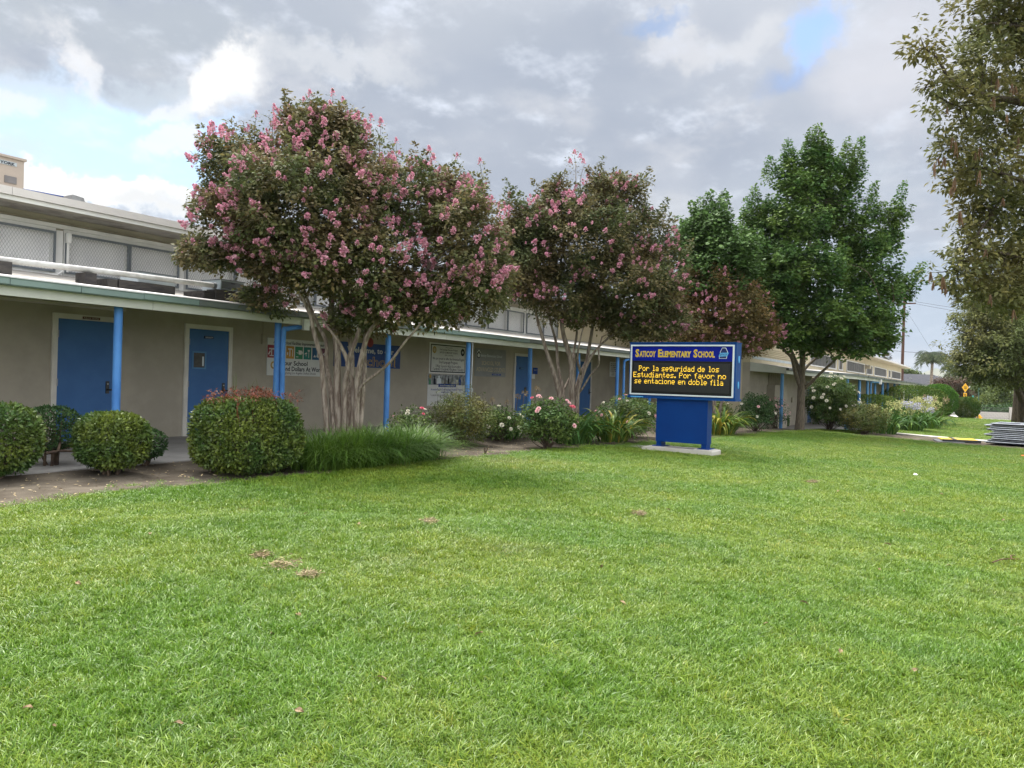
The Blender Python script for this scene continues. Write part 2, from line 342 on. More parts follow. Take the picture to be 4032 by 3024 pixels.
def S(t): t = np.clip(t, 0, 1); return t*t*(3-2*t)
def unit(a): return a/(np.linalg.norm(a, axis=-1, keepdims=True)+1e-9)
_ph = RNG.uniform(0, 6.28, (6, 3))
def vn(x, y, s=1.):
    x = np.asarray(x)*s; y = np.asarray(y)*s
    return (np.sin(1.1*x+.7*y+_ph[0, 0]) + np.sin(-.8*x+1.7*y+_ph[1, 0]) + .7*np.sin(2.3*x+1.9*y+_ph[2, 0]) + .6*np.sin(3.7*x-2.9*y+_ph[3, 0]) + .5*np.sin(1.3*x-4.6*y+_ph[4, 0]))/3.8
def tl(name, body, h, o3, right, up, m, parent, width=None, bold=0., shear=0., ext=.002, align='CENTER', nrm=None, kind=None):
    """flat raised lettering: cap height h, centred at o3 on the plane spanned by right/up"""
    c = bpy.data.curves.new('lettering', 'FONT'); c.body = body; c.size = 1.; c.offset = bold; c.shear = shear; c.align_x = align; c.resolution_u = 2
    t = bpy.data.objects.new('tmp', c); me = t.to_mesh()
    v = np.zeros(len(me.vertices)*3); me.vertices.foreach_get('co', v); v = v.reshape(-1, 3)
    f = [tuple(p.vertices) for p in me.polygons]; t.to_mesh_clear(); bpy.data.objects.remove(t)
    if not len(v): return None
    s = h/.73; w = v[:, 0].max()-v[:, 0].min(); sx = s if width is None else width/w
    right = np.array(right, float); up = np.array(up, float); nrm = np.cross(right, up)
    x0 = (v[:, 0].max()+v[:, 0].min())/2
    P = np.array(o3, float) + np.outer((v[:, 0]-x0)*sx if align == 'CENTER' else (v[:, 0]-v[:, 0].min())*sx, right) + np.outer((v[:, 1]-.365)*s, up) + nrm*ext
    o = link(name, newmesh(name, P, f, m), parent)
    return tag(o, kind=kind)

# ------------------------------------------------------------------ leaves, crowns, shrubs
def leafquads(c, d, n, Ln, Wd, mid=.45, fold=.12, tipw=0.):
    N_ = len(c); s = unit(np.cross(d, n)); up = np.cross(s, d)
    Ln = np.broadcast_to(Ln, (N_,))[:, None]; Wd = np.broadcast_to(Wd, (N_,))[:, None]
    m = c + d*Ln*mid + up*fold*Wd
    v = np.stack([c, m + s*Wd/2, c + d*Ln - up*fold*Wd*.6, m - s*Wd/2], 1).reshape(-1, 3)
    return v, np.arange(N_*4, dtype=np.int32).reshape(-1, 4)
def randdir(n): return unit(RNG.normal(size=(n, 3)))
def clumpleaves(cen, per, rad, outc, Ln, Wd, mid=.45, droop=0., flat=.8, outw=.7, var=.45, fold=.12):
    """leaves of many clumps: cen (k,3), outc centre(s) the leaves point away from"""
    k = len(cen); n = k*per
    c0 = np.repeat(cen, per, 0); off = RNG.normal(size=(n, 3))*np.array([1, 1, .8])*(np.repeat(rad, per)[:, None] if hasattr(rad, '__len__') else rad)*.55
    o = unit(c0 - (np.repeat(outc, per, 0) if np.ndim(outc) == 2 else outc))
    od = unit(off)
    off = od*(np.repeat(rad, per)[:, None] if hasattr(rad, '__len__') else rad)*RNG.uniform(.35, 1.05, (n, 1))*np.array([1, 1, .75])
    nn = unit(np.array([0, 0, flat]) + randdir(n)*.55 + o*.35 + od*.55)
    d = od*.7 + o*outw*.6 + randdir(n)*.6 + np.array([0, 0, .05-droop]); d = unit(d - nn*(d*nn).sum(1)[:, None]*.7)
    ln = Ln*(1+RNG.uniform(-var, var, n)); 
    return leafquads(c0+off, d, nn, ln, ln*Wd/Ln, mid, fold)
def joinq(L_):
    V = []; Fq = []; b = 0
    for v, f in L_: V.append(v); Fq.append(f+b); b += len(v)
    return np.concatenate(V), np.concatenate(Fq)
def ellcl(c, rad, k, lo=.55, hi=1.02, low=-1.):
    d = randdir(int(k*1.6)); d = d[d[:, 2] > low][:k]; r = lo + (hi-lo)*RNG.uniform(0, 1, len(d))**.6
    return np.array(c) + d*r[:, None]*np.array(rad)
def lobes_px(L_, Z):                                                # (px, py, rx, ry, depth offset, depth radius) -> world centre / radii in camera axes
    out_ = []
    for px, py, rx, ry, dz, rz in L_:
        out_.append((at(px, py, Z+dz), rx/F*(Z+dz), ry/F*(Z+dz), rz))
    return out_
RH = _r0; FH = _f0
def lobe_clumps(lob, k, lo=.5, hi=1.03, low=-.9):
    c, a, b, dz = lob
    q = ellcl((0, 0, 0), (1, 1, 1), k, lo, hi, low)
    q = q*(1+.16*np.sin(q[:, [1]]*5+c[0]*3)*np.cos(q[:, [0]]*4+c[1]*5)+.1*RNG.normal(size=(len(q), 1)))
    return c + np.outer(q[:, 0]*a, RH) + np.outer(q[:, 1]*dz, FH) + np.outer(q[:, 2]*b, _z)
def twig(mb, a, b, r0, r1, sag=.15, n=4, sides=5):
    a = np.array(a); b = np.array(b); L_ = np.linalg.norm(b-a); m = (a+b)/2 + RNG.normal(size=3)*L_*.07 + np.array([0, 0, sag*L_])
    pts = curve([a, m, b], n); mb.tube(pts, list(np.linspace(r0, r1, len(pts))), sides, cap=False)

# ------------------------------------------------------------------ terrain
def wedge(x): return np.interp(x, [-99, 29.6, 32.3, 33.4, 36.8, 200], [9.7, 9.7, 6.85, 6.75, 5.1, 5.1])     # outer edge of the covered walk
def bedge(x):
    x = np.asarray(x, float)
    e = np.interp(x, [-99, 3.4, 5, 7, 10.7, 14.5, 18, 22.5, 25.8, 30, 32.5, 33.4, 36.8, 200], [7.9, 7.8, 7.85, 7.65, 7.6, 7.3, 7.15, 6.75, 6.6, 6.4, 6.2, 6.1, 4.6, 4.5])
    return e + .06*np.sin(x*3.1)+.05*np.sin(x*7.3+1)
def lz(x, y):
    x = np.asarray(x, float); y = np.asarray(y, float)
    z = -.05-.42*S((x-4)/46) - .15*S((7.5-y)/7.5) - 1.4*S((x-62)/55)
    t = S((y-(wedge(x)-.7))/.7); tgt = np.where(x < 29.5, -.02, -.62 - 1.4*S((x-90)/40))
    z = z*(1-t)+tgt*t
    return z + .012*vn(x, y, 1.3)*(1-t)
def gp(px, py):
    d = ray(px, py); t = 1.
    for _ in range(4000):
        p = CC+d*t
        if p[2] <= float(lz(p[0], p[1])): break
        t += .02+.002*t
    return np.array([p[0], p[1], float(lz(p[0], p[1]))])
def gz(x, y): return float(lz(x, y))
def depth(p): return float((np.array(p)-CC).dot(CF))

def grid(name, xs, ts, fy, fz, m, kind='structure'):
    X, T = np.meshgrid(xs, ts, indexing='ij'); Y = fy(X, T); Z = fz(X, Y)
    v = np.stack([X, Y, Z], -1).reshape(-1, 3); n, k = X.shape
    i = np.arange((n-1)*(k-1)); a = (i//(k-1))*k + i % (k-1)
    f = np.stack([a, a+k, a+k+1, a+1], 1)
    return tag(link(name, newmesh(name, v, f, m, True)), kind=kind)
xs = np.concatenate([np.arange(-12, 45, .3), np.arange(45, 121, 1.5)])
grid('lawn', xs, np.concatenate([[-30, -18, -10], np.arange(-6, .01, .5), np.linspace(.02, 1, 28)]),
     lambda X, T: np.where(T <= 0, T, bedge(X)*T), lz, 'lawn')
grid('planting_bed', xs, np.linspace(0, 1, 10), lambda X, T: bedge(X)+(wedge(X)+.12-bedge(X))*T, lambda X, Y: lz(X, Y)+.006+.01*np.abs(vn(X, Y, 5)), 'soil')
gx = np.concatenate([[-950, -500, -100, -40], np.arange(-20, 130, 5), [150, 220, 400, 900, 2500, 4750]])
gy = np.concatenate([[-3150, -1500, -500, -100, -60, -30], np.arange(-20, 30, 5), [40, 80, 150, 400, 1200, 4150]])
X, Y = np.meshgrid(gx, gy, indexing='ij')
Zg = np.minimum(lz(X, np.minimum(Y, 5.))-.55, -1.0); n, k = X.shape; i = np.arange((n-1)*(k-1)); a = (i//(k-1))*k+i % (k-1)
tag(link('ground', newmesh('ground', np.stack([X, Y, Zg], -1).reshape(-1, 3), np.stack([a, a+k, a+k+1, a+1], 1), 'ground')), kind='structure')

# covered walkways, poured in panels with joints
wk = thing('walkway', None, None, (15, 11.5, 0)); wk['kind'] = 'structure'
def slab_shared():
    return newmesh('walkway_panel', *(lambda m: (m.v, m.f))(MB().box(.006, 1.494, .006, 1.844, -.14, 0)), 'walk')
sl = slab_shared()
for i in range(23):
    for j in range(2):
        link('walkway_panel', sl, wk, loc=(-3+i*1.5, 9.7+j*1.85, 0))
wk2 = thing('walkway', None, None, (50, 7, -.5)); wk2['kind'] = 'structure'
for i in range(20):
    x0 = 31.5+i*3.0; m = MB()
    ya, yb = float(wedge(x0)), float(wedge(x0+2.99))
    m.v += [(x0, ya, -.64), (x0+2.99, yb, -.64), (x0+2.99, 8.39, -.64), (x0, 8.39, -.64), (x0, ya, -.5), (x0+2.99, yb, -.5), (x0+2.99, 8.39, -.5), (x0, 8.39, -.5)]
    m.f += [(3, 2, 1, 0), (4, 5, 6, 7), (0, 1, 5, 4), (1, 2, 6, 5), (2, 3, 7, 6), (3, 0, 4, 7)]
    m.build('walkway_panel', 'walk', wk2)
# the concrete path that crosses the lawn, in slabs
path = thing('path', None, None, (34, 1, -.45)); path['kind'] = 'structure'
pa, pb = np.array([35.6, 5.0]), np.array([31.7, -9.]); pd = (pb-pa)/np.linalg.norm(pb-pa); pn = np.array([-pd[1], pd[0]])
for i in range(12):
    q0 = pa+pd*(i*1.21); q1 = pa+pd*(i*1.21+1.2); m = MB(); cs = [q0-pn*.55, q1-pn*.55, q1+pn*.55, q0+pn*.55]
    zt = [gz(*c)+.035 for c in cs]
    m.v += [(c[0], c[1], z-.12) for c, z in zip(cs, zt)] + [(c[0], c[1], z) for c, z in zip(cs, zt)]
    m.f += [(3, 2, 1, 0), (4, 5, 6, 7), (0, 1, 5, 4), (1, 2, 6, 5), (2, 3, 7, 6), (3, 0, 4, 7)]
    m.build('path_slab', 'pathc', path)
def near_path(x, y): return np.abs((x-pa[0])*pn[0]+(y-pa[1])*pn[1]) < .58
# worn bare earth along the near side of the path
def bare(x, y):
    d = (x-pa[0])*pn[0]+(y-pa[1])*pn[1]; d = -d if pn[0] < 0 else d       # <0 : camera side
    d2 = pa[0]+(y-pa[1])*pd[0]/pd[1] - x
    return (d2 > .3) & (d2 < 4.4+.7*vn(x, y, 1.7)+.35*vn(x, y, 5)) & (y < 4.6)
g = np.stack(np.meshgrid(np.arange(24, 36, .15), np.arange(-8, 5.2, .15), indexing='ij'), -1); gv = g.reshape(-1, 2)
msk = bare(gv[:, 0], gv[:, 1]).reshape(g.shape[:2]); fm = msk[:-1, :-1] & msk[1:, :-1] & msk[1:, 1:] & msk[:-1, 1:]
ii, jj = np.nonzero(fm); kk = g.shape[1]; a = ii*kk+jj
tag(link('bare_soil', newmesh('bare_soil', np.column_stack([gv, lz(gv[:, 0], gv[:, 1])+.008]), np.stack([a, a+kk, a+kk+1, a+1], 1), 'soil')), kind='structure')

# ================================================================== near school building (long wing on the left)
SB = thing('school_building', 'long tan stucco school wing with blue doors and blue posts, left of the sign', 'school building', (12, 13.4, 0))
XL, XR, WY = -4., 31., 13.4
m = MB(); m.box(XL, XR, WY, WY+.3, -.1, 2.62); m.build('wall', 'stucco', SB)
WIN = [(2.37, 4.50, 0), (4.63, 6.63, 1), (6.77, 8.91, 1), (9.05, 11.19, 1), (11.33, 13.3, 1), (14.9, 17.04, 2), (17.18, 19.32, 2), (19.46, 21.6, 2), (21.74, 23.88, 2)]
ZS, ZT = 2.93, 3.47
m = MB(); m.box(XL, XR, WY, WY+.3, 2.62, ZS-.1); m.box(XL, XR, WY, WY+.3, ZT+.1, 3.95)
e = [XL] + [q for w in WIN for q in w[:2]] + [XR]
for i in range(0, len(e), 2): m.box(e[i], e[i+1], WY, WY+.3, ZS-.1, ZT+.1)
m.build('upper_wall', 'upper', SB)
MB().box(14.0-.55, 14.3, WY-.012, WY-.002, ZS-.09, ZT+.09).build('plaster_panel', 'stucco_cream', SB)
MB().box(24.05, 30.9, WY-.012, WY-.002, 2.85, 3.78).build('plaster_panel', 'stucco_cream', SB)
def mesh_screen(name, x0, x1, z0, z1, y, parent, cw=.05, ch=.085, w=.0065):
    m = MB(); sl = ch/cw; Wd = x1-x0; Hh = z1-z0; dx = Hh/sl
    for sgn in (1, -1):
        t = -dx
        while t < Wd+dx:
            a, b = t, t+dx                                         # crosses z0 at a, z1 at b
            ta = max(0, (0-a)/dx); tb = min(1, (Wd-a)/dx)
            if tb > ta:
                p = [(x0+a+dx*ta, z0+Hh*ta), (x0+a+dx*tb, z0+Hh*tb)]
                if sgn < 0: p = [(x0+x1-q[0], q[1]) for q in p]
                m.quad((p[0][0]-w/2, y, p[0][1]), (p[0][0]+w/2, y, p[0][1]), (p[1][0]+w/2, y, p[1][1]), (p[1][0]-w/2, y, p[1][1]))
            t += cw
    return tag(m.build(name, 'mesh_wire', parent), kind='stuff')
for x0, x1, st in WIN:
    wf = MB(); zc = ZS-.07; zd = ZT+.07
    wf.box(x0, x1, WY-.05, WY+.12, zd, zd+.06).box(x0, x1, WY-.05, WY+.12, zc-.05, zc).box(x0, x0+.05, WY-.05, WY+.12, zc, zd).box(x1-.05, x1, WY-.05, WY+.12, zc, zd)
    xm = (x0+x1)/2+.06
    wf.box(xm-.03, xm+.03, WY+.02, WY+.12, zc, zd)
    w_ = wf.build('window', 'white', SB)
    for a, b in ((x0+.05, xm-.03), (xm+.03, x1-.05)):
        MB().box(a, b, WY+.045, WY+.06, zc, zd).build('blind', 'blind', w_)
    if st == 2:
        m = MB()
        for q in range(13): m.box(x0+.06, x1-.06, WY+.03, WY+.041, zc+.02+q*.052, zc+.058+q*.052)
        m.build('blind_slats', 'blind', w_)
    m = MB()
    for a, b in ((x0+.01, xm-.005), (xm+.005, x1-.01)):
        m.box(a, b, WY-.09, WY-.06, zd-.035, zd).box(a, b, WY-.09, WY-.06, zc, zc+.035).box(a, a+.03, WY-.09, WY-.06, zc+.035, zd-.035).box(b-.03, b, WY-.09, WY-.06, zc+.035, zd-.035)
    m.build('security_frame', 'mesh_frame', w_)
    mesh_screen('security_mesh', x0+.03, x1-.03, zc+.03, zd-.03, WY-.075, w_)
for x in (4.565, 6.70, 8.98, 11.26, 17.11, 19.39, 21.67):
    MB().box(x-.055, x+.055, WY-.04, WY-.003, ZS-.12, ZT+.1).build('mullion', 'white', SB)
MB().box(XL, 24., WY-.055, WY-.003, ZT+.135, ZT+.2).build('head_trim', 'white', SB)
MB().box(XL, 24., WY-.07, WY-.003, ZS-.2, ZS-.125).build('sill_trim', 'white', SB)
MB().tube([(XL, WY-.03, ZT+.23), (8.0, WY-.03, ZT+.23), (8.9, WY-.03, ZT+.2), (9.2, WY-.03, ZT+.06)], .014, 6).build('conduit', 'conduit', SB)
MB().tube([(6.80, WY-.12, ZT+.02), (6.80, WY-.12, ZS-.05)], .022, 8).box(6.765, 6.835, WY-.16, WY-.1, ZT-.1, ZT+.06).build('conduit', 'white', SB)
MB().tube([(5.2, WY-.14, ZS-.13), (6.4, WY-.14, ZS-.14), (6.62, WY-.14, ZS-.12), (6.72, WY-.13, ZS-.04)], .022, 8).build('conduit', 'white', SB)
# high roof: soffit, parapet edge and slab
MB().prism([(12.62, 3.775), (13.4, 3.84), (13.4, 3.87), (12.62, 3.805)], 'X', XL, XR).build('soffit', 'soffit', SB)
MB().box(XL, XR, 13.25, 13.27, 3.815, 3.827).build('soffit_vent', 'black', SB)
MB().prism([(12.6, 3.775), (12.62, 3.775), (12.62, 3.84), (12.6, 3.84)], 'X', XL, XR).build('fascia', 'white', SB)
for i in range(11):
    x0 = XL+i*3.2; MB().box(x0, min(x0+3.194, XR), 12.56, 12.66, 3.845, 3.965).build('roof_edge', 'parapet', SB)
MB().box(XL, XR, 12.66, 24, 3.80, 3.95).build('roof', 'roofing', SB)
MB().box(XL, XL+.3, WY+.3, 24, -.1, 3.8).build('end_wall', 'stucco', SB)
# covered walk: sloping roof, ceiling, fascia, gutter lengths, posts
EY = 10.42
def sag(x): return .012*math.sin(x*.45)-.008
m = MB(); m.prism([(EY-.02, 2.375), (EY+.42, 2.435), (EY+.42, 2.455), (EY-.02, 2.395)], 'X', XL, XR); m.build('roof_edge_strip', 'parapet', SB)
m = MB(); m.prism([(EY+.42, 2.40), (WY-.003, 2.80), (WY-.003, 2.83), (EY+.42, 2.43)], 'X', XL, XR); m.build('porch_roof', 'roofing', SB)
m = MB(); m.prism([(EY+.05, 2.24), (WY-.003, 2.40), (WY-.003, 2.43), (EY+.05, 2.27)], 'X', XL, XR); m.build('porch_ceiling', 'soffit', SB)
for i in range(10):
    x0 = XL+i*3.52; MB().box(x0, min(x0+3.514, XR), EY, EY+.045, 2.15, 2.275).build('fascia', 'trim', SB)
gxs = [-4., -2.9, -1.8, -.7, .4, 1.5, 2.6, 3.5, 4.60, 5.47, 6.35, 7.25, 8.2, 9.2]; x = 10.3
while x < XR: gxs.append(x); x += 1.12
for a, b in zip(gxs[:-1], gxs[1:]):
    z_ = 2.272+.004*math.sin(a*9)
    o = MB().prism([(EY-.115, z_+.012), (EY-.10, z_), (EY-.003, z_), (EY-.003, z_+.095), (EY-.125, z_+.095), (EY-.115, z_+.08)], 'X', a, b-.008).build('gutter', 'gutter' if a < 7.2 or 11.5 < a < 17 else 'gutter_grey', SB)
for i, x in enumerate((.45, 3.30, 6.16, 9.03, 11.89, 14.72, 17.56, 20.36, 23.17, 26.0, 28.85)):
    MB().tube([(x, 10.62, 0), (x, 10.62, 2.27)], .0575, 20).tube([(x, 10.62, 0), (x, 10.62, .02)], .09, 12).build('post', 'blue_post', SB, smooth=False)
for x in (9.01, 23.42):
    d = MB(); d.tube(curve([(x+.06, 10.52, 0.02), (x+.06, 10.52, 1.2), (x+.06, 10.52, 1.98), (x+.10, 10.49, 2.06), (x+.42, EY+.08, 2.12)], 4), .042, 12)
    ds = d.build('downspout', 'blue_post', SB)
    MB().prism([(x+.38, 2.06), (x+.50, 2.06), (x+.50, 2.26), (x+.38, 2.26)], 'Y', EY-.06, EY-.003).build('outlet_box', 'trim', ds)
MB().tube([(14.86, 10.6, .02), (14.86, 10.6, 2.3)], .013, 8).box(14.83, 14.89, 10.57, 10.63, .98, 1.06).build('conduit', 'galv', SB)
MB().tube(curve([(17.64, 10.62, 2.1), (17.7, 10.62, 2.2), (17.9, 10.7, 2.22), (19.8, 10.8, 2.22)], 4), .015, 6).build('conduit', 'soffit', SB)
# pipes under the porch ceiling
for y_, z_, r_ in ((12.9, 2.33, .05), (12.6, 2.3, .035)):
    MB().tube([(XL, y_, z_), (7.6 if r_ > .04 else 6.3, y_, z_)], r_, 8).build('ceiling_pipe', 'soffit', SB)
MB().box(7.86, 8.19, WY-.025, WY-.002, 2.06, 2.36).build('wall_panel', 'stucco', SB)
MB().tube([(10.97, WY-.03, 2.38), (10.97, WY-.03, 2.1)], .014, 6).box(10.935, 11.0, WY-.06, WY-.003, 1.9, 2.12).build('conduit', 'conduit', SB)

def door(parent, x0, x1, z0, zt, y, plaque=None, win=None, hand=True, hm='blue_door', frm='frame', fw=.085, kick=False):
    m = MB(); m.box(x0, x0+fw, y-.045, y-.002, z0, zt).box(x1-fw, x1, y-.045, y-.002, z0, zt).box(x0+fw, x1-fw, y-.045, y-.002, zt-fw, zt)
    m.box(x0+fw*.3, x0+fw*.55, y-.055, y-.045, z0, zt-.02).box(x1-fw*.55, x1-fw*.3, y-.055, y-.045, z0, zt-.02)
    m.build('door_frame', frm, parent)
    d = MB().box(x0+fw+.006, x1-fw-.006, y-.03, y-.003, z0+.025, zt-fw-.006).build('door', hm, parent)
    MB().box(x0+fw, x1-fw, y-.06, y-.004, z0+.001, z0+.022).build('threshold', 'steel', d)
    for zz_ in (.22, 1.02, zt-z0-.35):
        MB().tube([(x0+fw+.002, y-.048, z0+zz_-.06), (x0+fw+.002, y-.048, z0+zz_+.06)], .011, 8).build('hinge', 'steel', d)
    if hand:
        hx = x1-fw-.11
        MB().box(hx-.03, hx+.03, y-.045, y-.031, z0+.83, z0+1.05).build('lock_plate', 'black', d)
        MB().tube([(hx, y-.045, z0+.9), (hx, y-.085, z0+.9)], .016, 8).tube([(hx-.01, y-.085, z0+.9), (hx+.07, y-.085, z0+.9)], .014, 8).build('handle', 'black', d)
        MB().tube([(hx, y-.045, z0+1.0), (hx, y-.056, z0+1.0)], .015, 10).build('keyhole', 'steel', d)
    if win:
        a, b, c, e_ = win
        MB().box(a, b, y-.042, y-.031, c, c+.03).box(a, b, y-.042, y-.031, e_-.03, e_).box(a, a+.035, y-.042, y-.031, c+.03, e_-.03).box(b-.035, b, y-.042, y-.031, c+.03, e_-.03).build('window_frame', 'blue_post_far', d)
        MB().box(a+.035, b-.035, y-.036, y-.031, c+.03, e_-.03).build('pane', 'screen', d)
        MB().box(b-.09, b-.055, y-.0385, y-.0365, c+.06, e_-.1).build('sticker', 'alu', d)
    if plaque:
        txt, a, b, c, e_, mt, mk = plaque
        MB().box(a, b, y-.062, y-.05 if c > zt-fw else y-.031, c, e_).build('plaque', mt, d)
        tl('plaque_lettering', txt, (e_-c)*.5, ((a+b)/2, y-.062, (c+e_)/2), (1, 0, 0), (0, 0, 1), mk, d, width=(b-a)*.85, bold=.01)
    return d
MT['maroon'] = mat('plaque_maroon', (.10, .02, .025), None, .4, .4)
MT['plaque_blue'] = mat('plaque_blue', (.015, .05, .13), None, .4, .4)
door(SB, 6.63, 7.78, 0, 2.19, WY, ('F.A.C.P. CLUCK', 7.11, 7.41, 2.118, 2.162, 'maroon', 'banner'))
door(SB, 9.10, 10.19, 0, 2.20, WY, ('FACULTY', 9.52, 9.72, 1.93, 1.985, 'plaque_blue', 'banner'), (9.26, 9.58, 1.32, 1.67))
d3 = door(SB, 21.12, 22.12, 0, 2.18, WY, ('OFFICE', 21.45, 21.68, 1.66, 1.72, 'plaque_blue', 'ltblue'), hand=False)
MB().box(21.78, 21.92, WY-.036, WY-.031, .87, 1.06).build('push_plate', 'black', d3)
MB().tube([(21.985, WY-.031, .98), (21.985, WY-.08, .98)], .03, 10).build('handle', 'black', d3)
door(SB, 25.72, 26.80, 0, 2.17, WY)

# wall signs and banners (each hangs on the wall: a thing of its own)
def panel(name, label, cat, x0, x1, z0, z1, m_, y=WY, th=.02, group=None):
    return tag(MB().box(x0, x1, y-th, y-.003, z0, z1).build(name, m_), label, cat, group)
XP = (1, 0, 0); ZP = (0, 0, 1)
def wt(name, body, h, x, z, m_, par, width=None, bold=.0, shear=0., y=None, align='CENTER'):
    return tl(name, body, h, (x, y if y is not None else WY-.0225, z), XP, ZP, m_, par, width, bold, shear, .0015, align)
b1 = panel('banner', 'white banner with a row of coloured icon squares, partly behind the double blue post', 'banner', 11.10, 12.87, 1.235, 2.05, 'banner')
wt('lettering', 'Another School Facilities Improvement Project', .075, 12.0, 1.97, 'ink', b1, 1.5, .012, .25)
cells = [('p_red', 11.10), ('p_mag', 11.36), ('p_orange', 11.615), ('p_green', 11.87), ('p_teal', 12.125), ('p_blue', 12.38), ('p_plum', 12.635)]
for c_, x in cells:
    MB().box(x+.004, x+.23, WY-.0235, WY-.0201, 1.62, 1.90).build('icon_square', c_, b1)
def icon(*polys):
    m = MB()
    for pl in polys: m.quad(*[(x, WY-.0255, z) for x, z in pl])
    m.build('icon', 'banner', b1)
def rect(x0, x1, z0, z1): return [(x0, z0), (x1, z0), (x1, z1), (x0, z1)]
icon(rect(11.20, 11.225, 1.66, 1.83), rect(11.14, 11.29, 1.80, 1.83), rect(11.16, 11.27, 1.655, 1.675), [(11.12, 1.70), (11.14, 1.68), (11.19, 1.76), (11.17, 1.78)])
icon(rect(11.71, 11.735, 1.67, 1.83), rect(11.67, 11.775, 1.82, 1.85), rect(11.79, 11.81, 1.67, 1.84), rect(11.64, 11.67, 1.70, 1.76))
icon([(11.98, 1.72), (12.06, 1.72), (12.08, 1.81), (11.97, 1.82)], [(11.90, 1.77), (11.96, 1.74), (11.97, 1.76)], rect(11.90, 11.97, 1.66, 1.675), [(12.06, 1.75), (12.10, 1.80), (12.09, 1.74)])
icon(rect(12.27, 12.285, 1.66, 1.80), [(12.25, 1.80), (12.30, 1.80), (12.31, 1.84), (12.24, 1.84)], [(12.15, 1.73), (12.23, 1.75), (12.22, 1.78), (12.16, 1.76)], rect(12.19, 12.205, 1.69, 1.74))
icon([(12.42, 1.68), (12.50, 1.68), (12.46, 1.74)], [(12.51, 1.69), (12.56, 1.67), (12.60, 1.70), (12.58, 1.76), (12.53, 1.76)], rect(12.53, 12.545, 1.76, 1.82))
icon([(12.72, 1.76), (12.78, 1.70), (12.80, 1.72), (12.75, 1.76), (12.80, 1.80), (12.78, 1.82)])
def disc(x, z, r, m_, par, y, name='emblem', n=18, ry=1.):
    return MB().prism([(x+r*math.cos(6.2832*i/n), z+r*ry*math.sin(6.2832*i/n)) for i in range(n)], 'Y', y-.002, y).build(name, m_, par)
disc(11.28, 1.46, .085, 'gold', b1, WY-.0205); disc(11.28, 1.46, .05, 'banner', b1, WY-.0228)
wt('lettering', 'Your School', .105, 11.86, 1.52, 'ink', b1, .78, .022)
wt('lettering', 'Bond Dollars At Work', .105, 12.09, 1.395, 'ink', b1, 1.24, .022)
wt('lettering', 'Upgrading Los Angeles Unified Schools', .055, 12.02, 1.30, 'ink_grey', b1, .98, .01, .2)

b2 = panel('banner', 'navy blue welcome banner half hidden behind the myrtle trunks', 'banner', 13.08, 15.47, 1.495, 2.10, 'banner_blue')
wt('lettering', 'Welcome, to our', .14, 14.35, 1.93, 'banner', b2, 1.7, .02)
wt('lettering', 'School', .24, 14.62, 1.66, 'gold', b2, 1.35, .03); wt('lettering', 'School', .24, 14.62, 1.66, 'banner_blue', b2, 1.35, -.012, y=WY-.024)
disc(14.3, 2.13, .12, 'p_red', b2, WY-.0235)

b3 = panel('wall_sign', 'upper white framed sign with black border about a language program, left of a blue post', 'sign', 16.71, 18.44, 1.41, 2.28, 'white')
MB().box(16.755, 18.395, WY-.024, WY-.0203, 1.45, 2.24).build('border', 'ink', b3)
MB().box(16.785, 18.365, WY-.027, WY-.0243, 1.48, 2.21).build('face', 'banner', b3)
T3 = lambda body, h, z, w, m_='ink', b=.008, sh=0.: wt('lettering', body, h, 17.58, z, m_, b3, w, b, sh, WY-.0272)
T3('Official LAUSD', .035, 2.165, .34, 'ink_grey'); T3('Dual Language Education Program', .045, 2.105, .85); T3('SATICOY ELEMENTARY SCHOOL', .05, 2.02, .86)
T3('(818) 765-0783', .045, 1.945, .4, 'ink_grey'); T3('We are proud to offer the Armenian/English', .075, 1.845, 1.5); T3('Dual Language Program.', .075, 1.745, .9)
T3('Մենք հպարտ ենք մատուցելու', .07, 1.635, 1.2, sh=.2); T3('Հայերեն/ Անգլերեն Երկլեզու Ծրագիր', .075, 1.545, 1.46, sh=.2)
disc(16.91, 2.08, .085, 'gold', b3, WY-.0273, ry=1.15); disc(16.91, 2.08, .055, 'cream', b3, WY-.0296)
disc(18.25, 2.06, .095, 'ink', b3, WY-.0273, ry=1.15); disc(18.25, 2.06, .06, 'ink_grey', b3, WY-.0296); disc(18.25, 2.06, .03, 'banner', b3, WY-.0319)

b4 = panel('banner', 'lower white vinyl banner with a photo strip, hung under the framed sign', 'banner', 16.67, 18.43, .50, 1.395, 'banner', th=.012)
MB().box(16.675, 18.425, WY-.0135, WY-.0122, 1.09, 1.39).build('photo_strip', 'photo_print', b4)
for x, z, w_, h_, c_ in ((16.76, 1.10, .09, .2, 'p_green'), (16.97, 1.10, .11, .25, 'ink'), (17.17, 1.12, .2, .24, 'alu'), (17.45, 1.12, .1, .24, 'ink_grey'), (17.62, 1.12, .08, .24, 'ink'), (18.17, 1.09, .12, .26, 'ink_blue')):
    MB().prism([(x-w_/2, z), (x+w_/2, z), (x+w_*.45, z+h_*.6), (x+w_*.18, z+h_*.72), (x+w_*.2, z+h_*.95), (x, z+h_), (x-w_*.2, z+h_*.95), (x-w_*.18, z+h_*.72), (x-w_*.45, z+h_*.6)], 'Y', WY-.0152, WY-.0137).build('photo_figure', c_, b4)
disc(16.77, 1.33, .05, 'gold', b4, WY-.0154, ry=1.2)
MB().box(17.15, 17.98, WY-.017, WY-.0155, 1.03, 1.125).build('title_bar', 'ink_blue', b4)
T4 = lambda body, h, z, w, m_='ink_blue', b=.01, y=WY-.0123, sh=0.: wt('lettering', body, h, 17.56, z, m_, b4, w, b, sh, y)
T4('Saticoy Elementary School', .05, 1.078, .7, 'banner', y=WY-.0172)
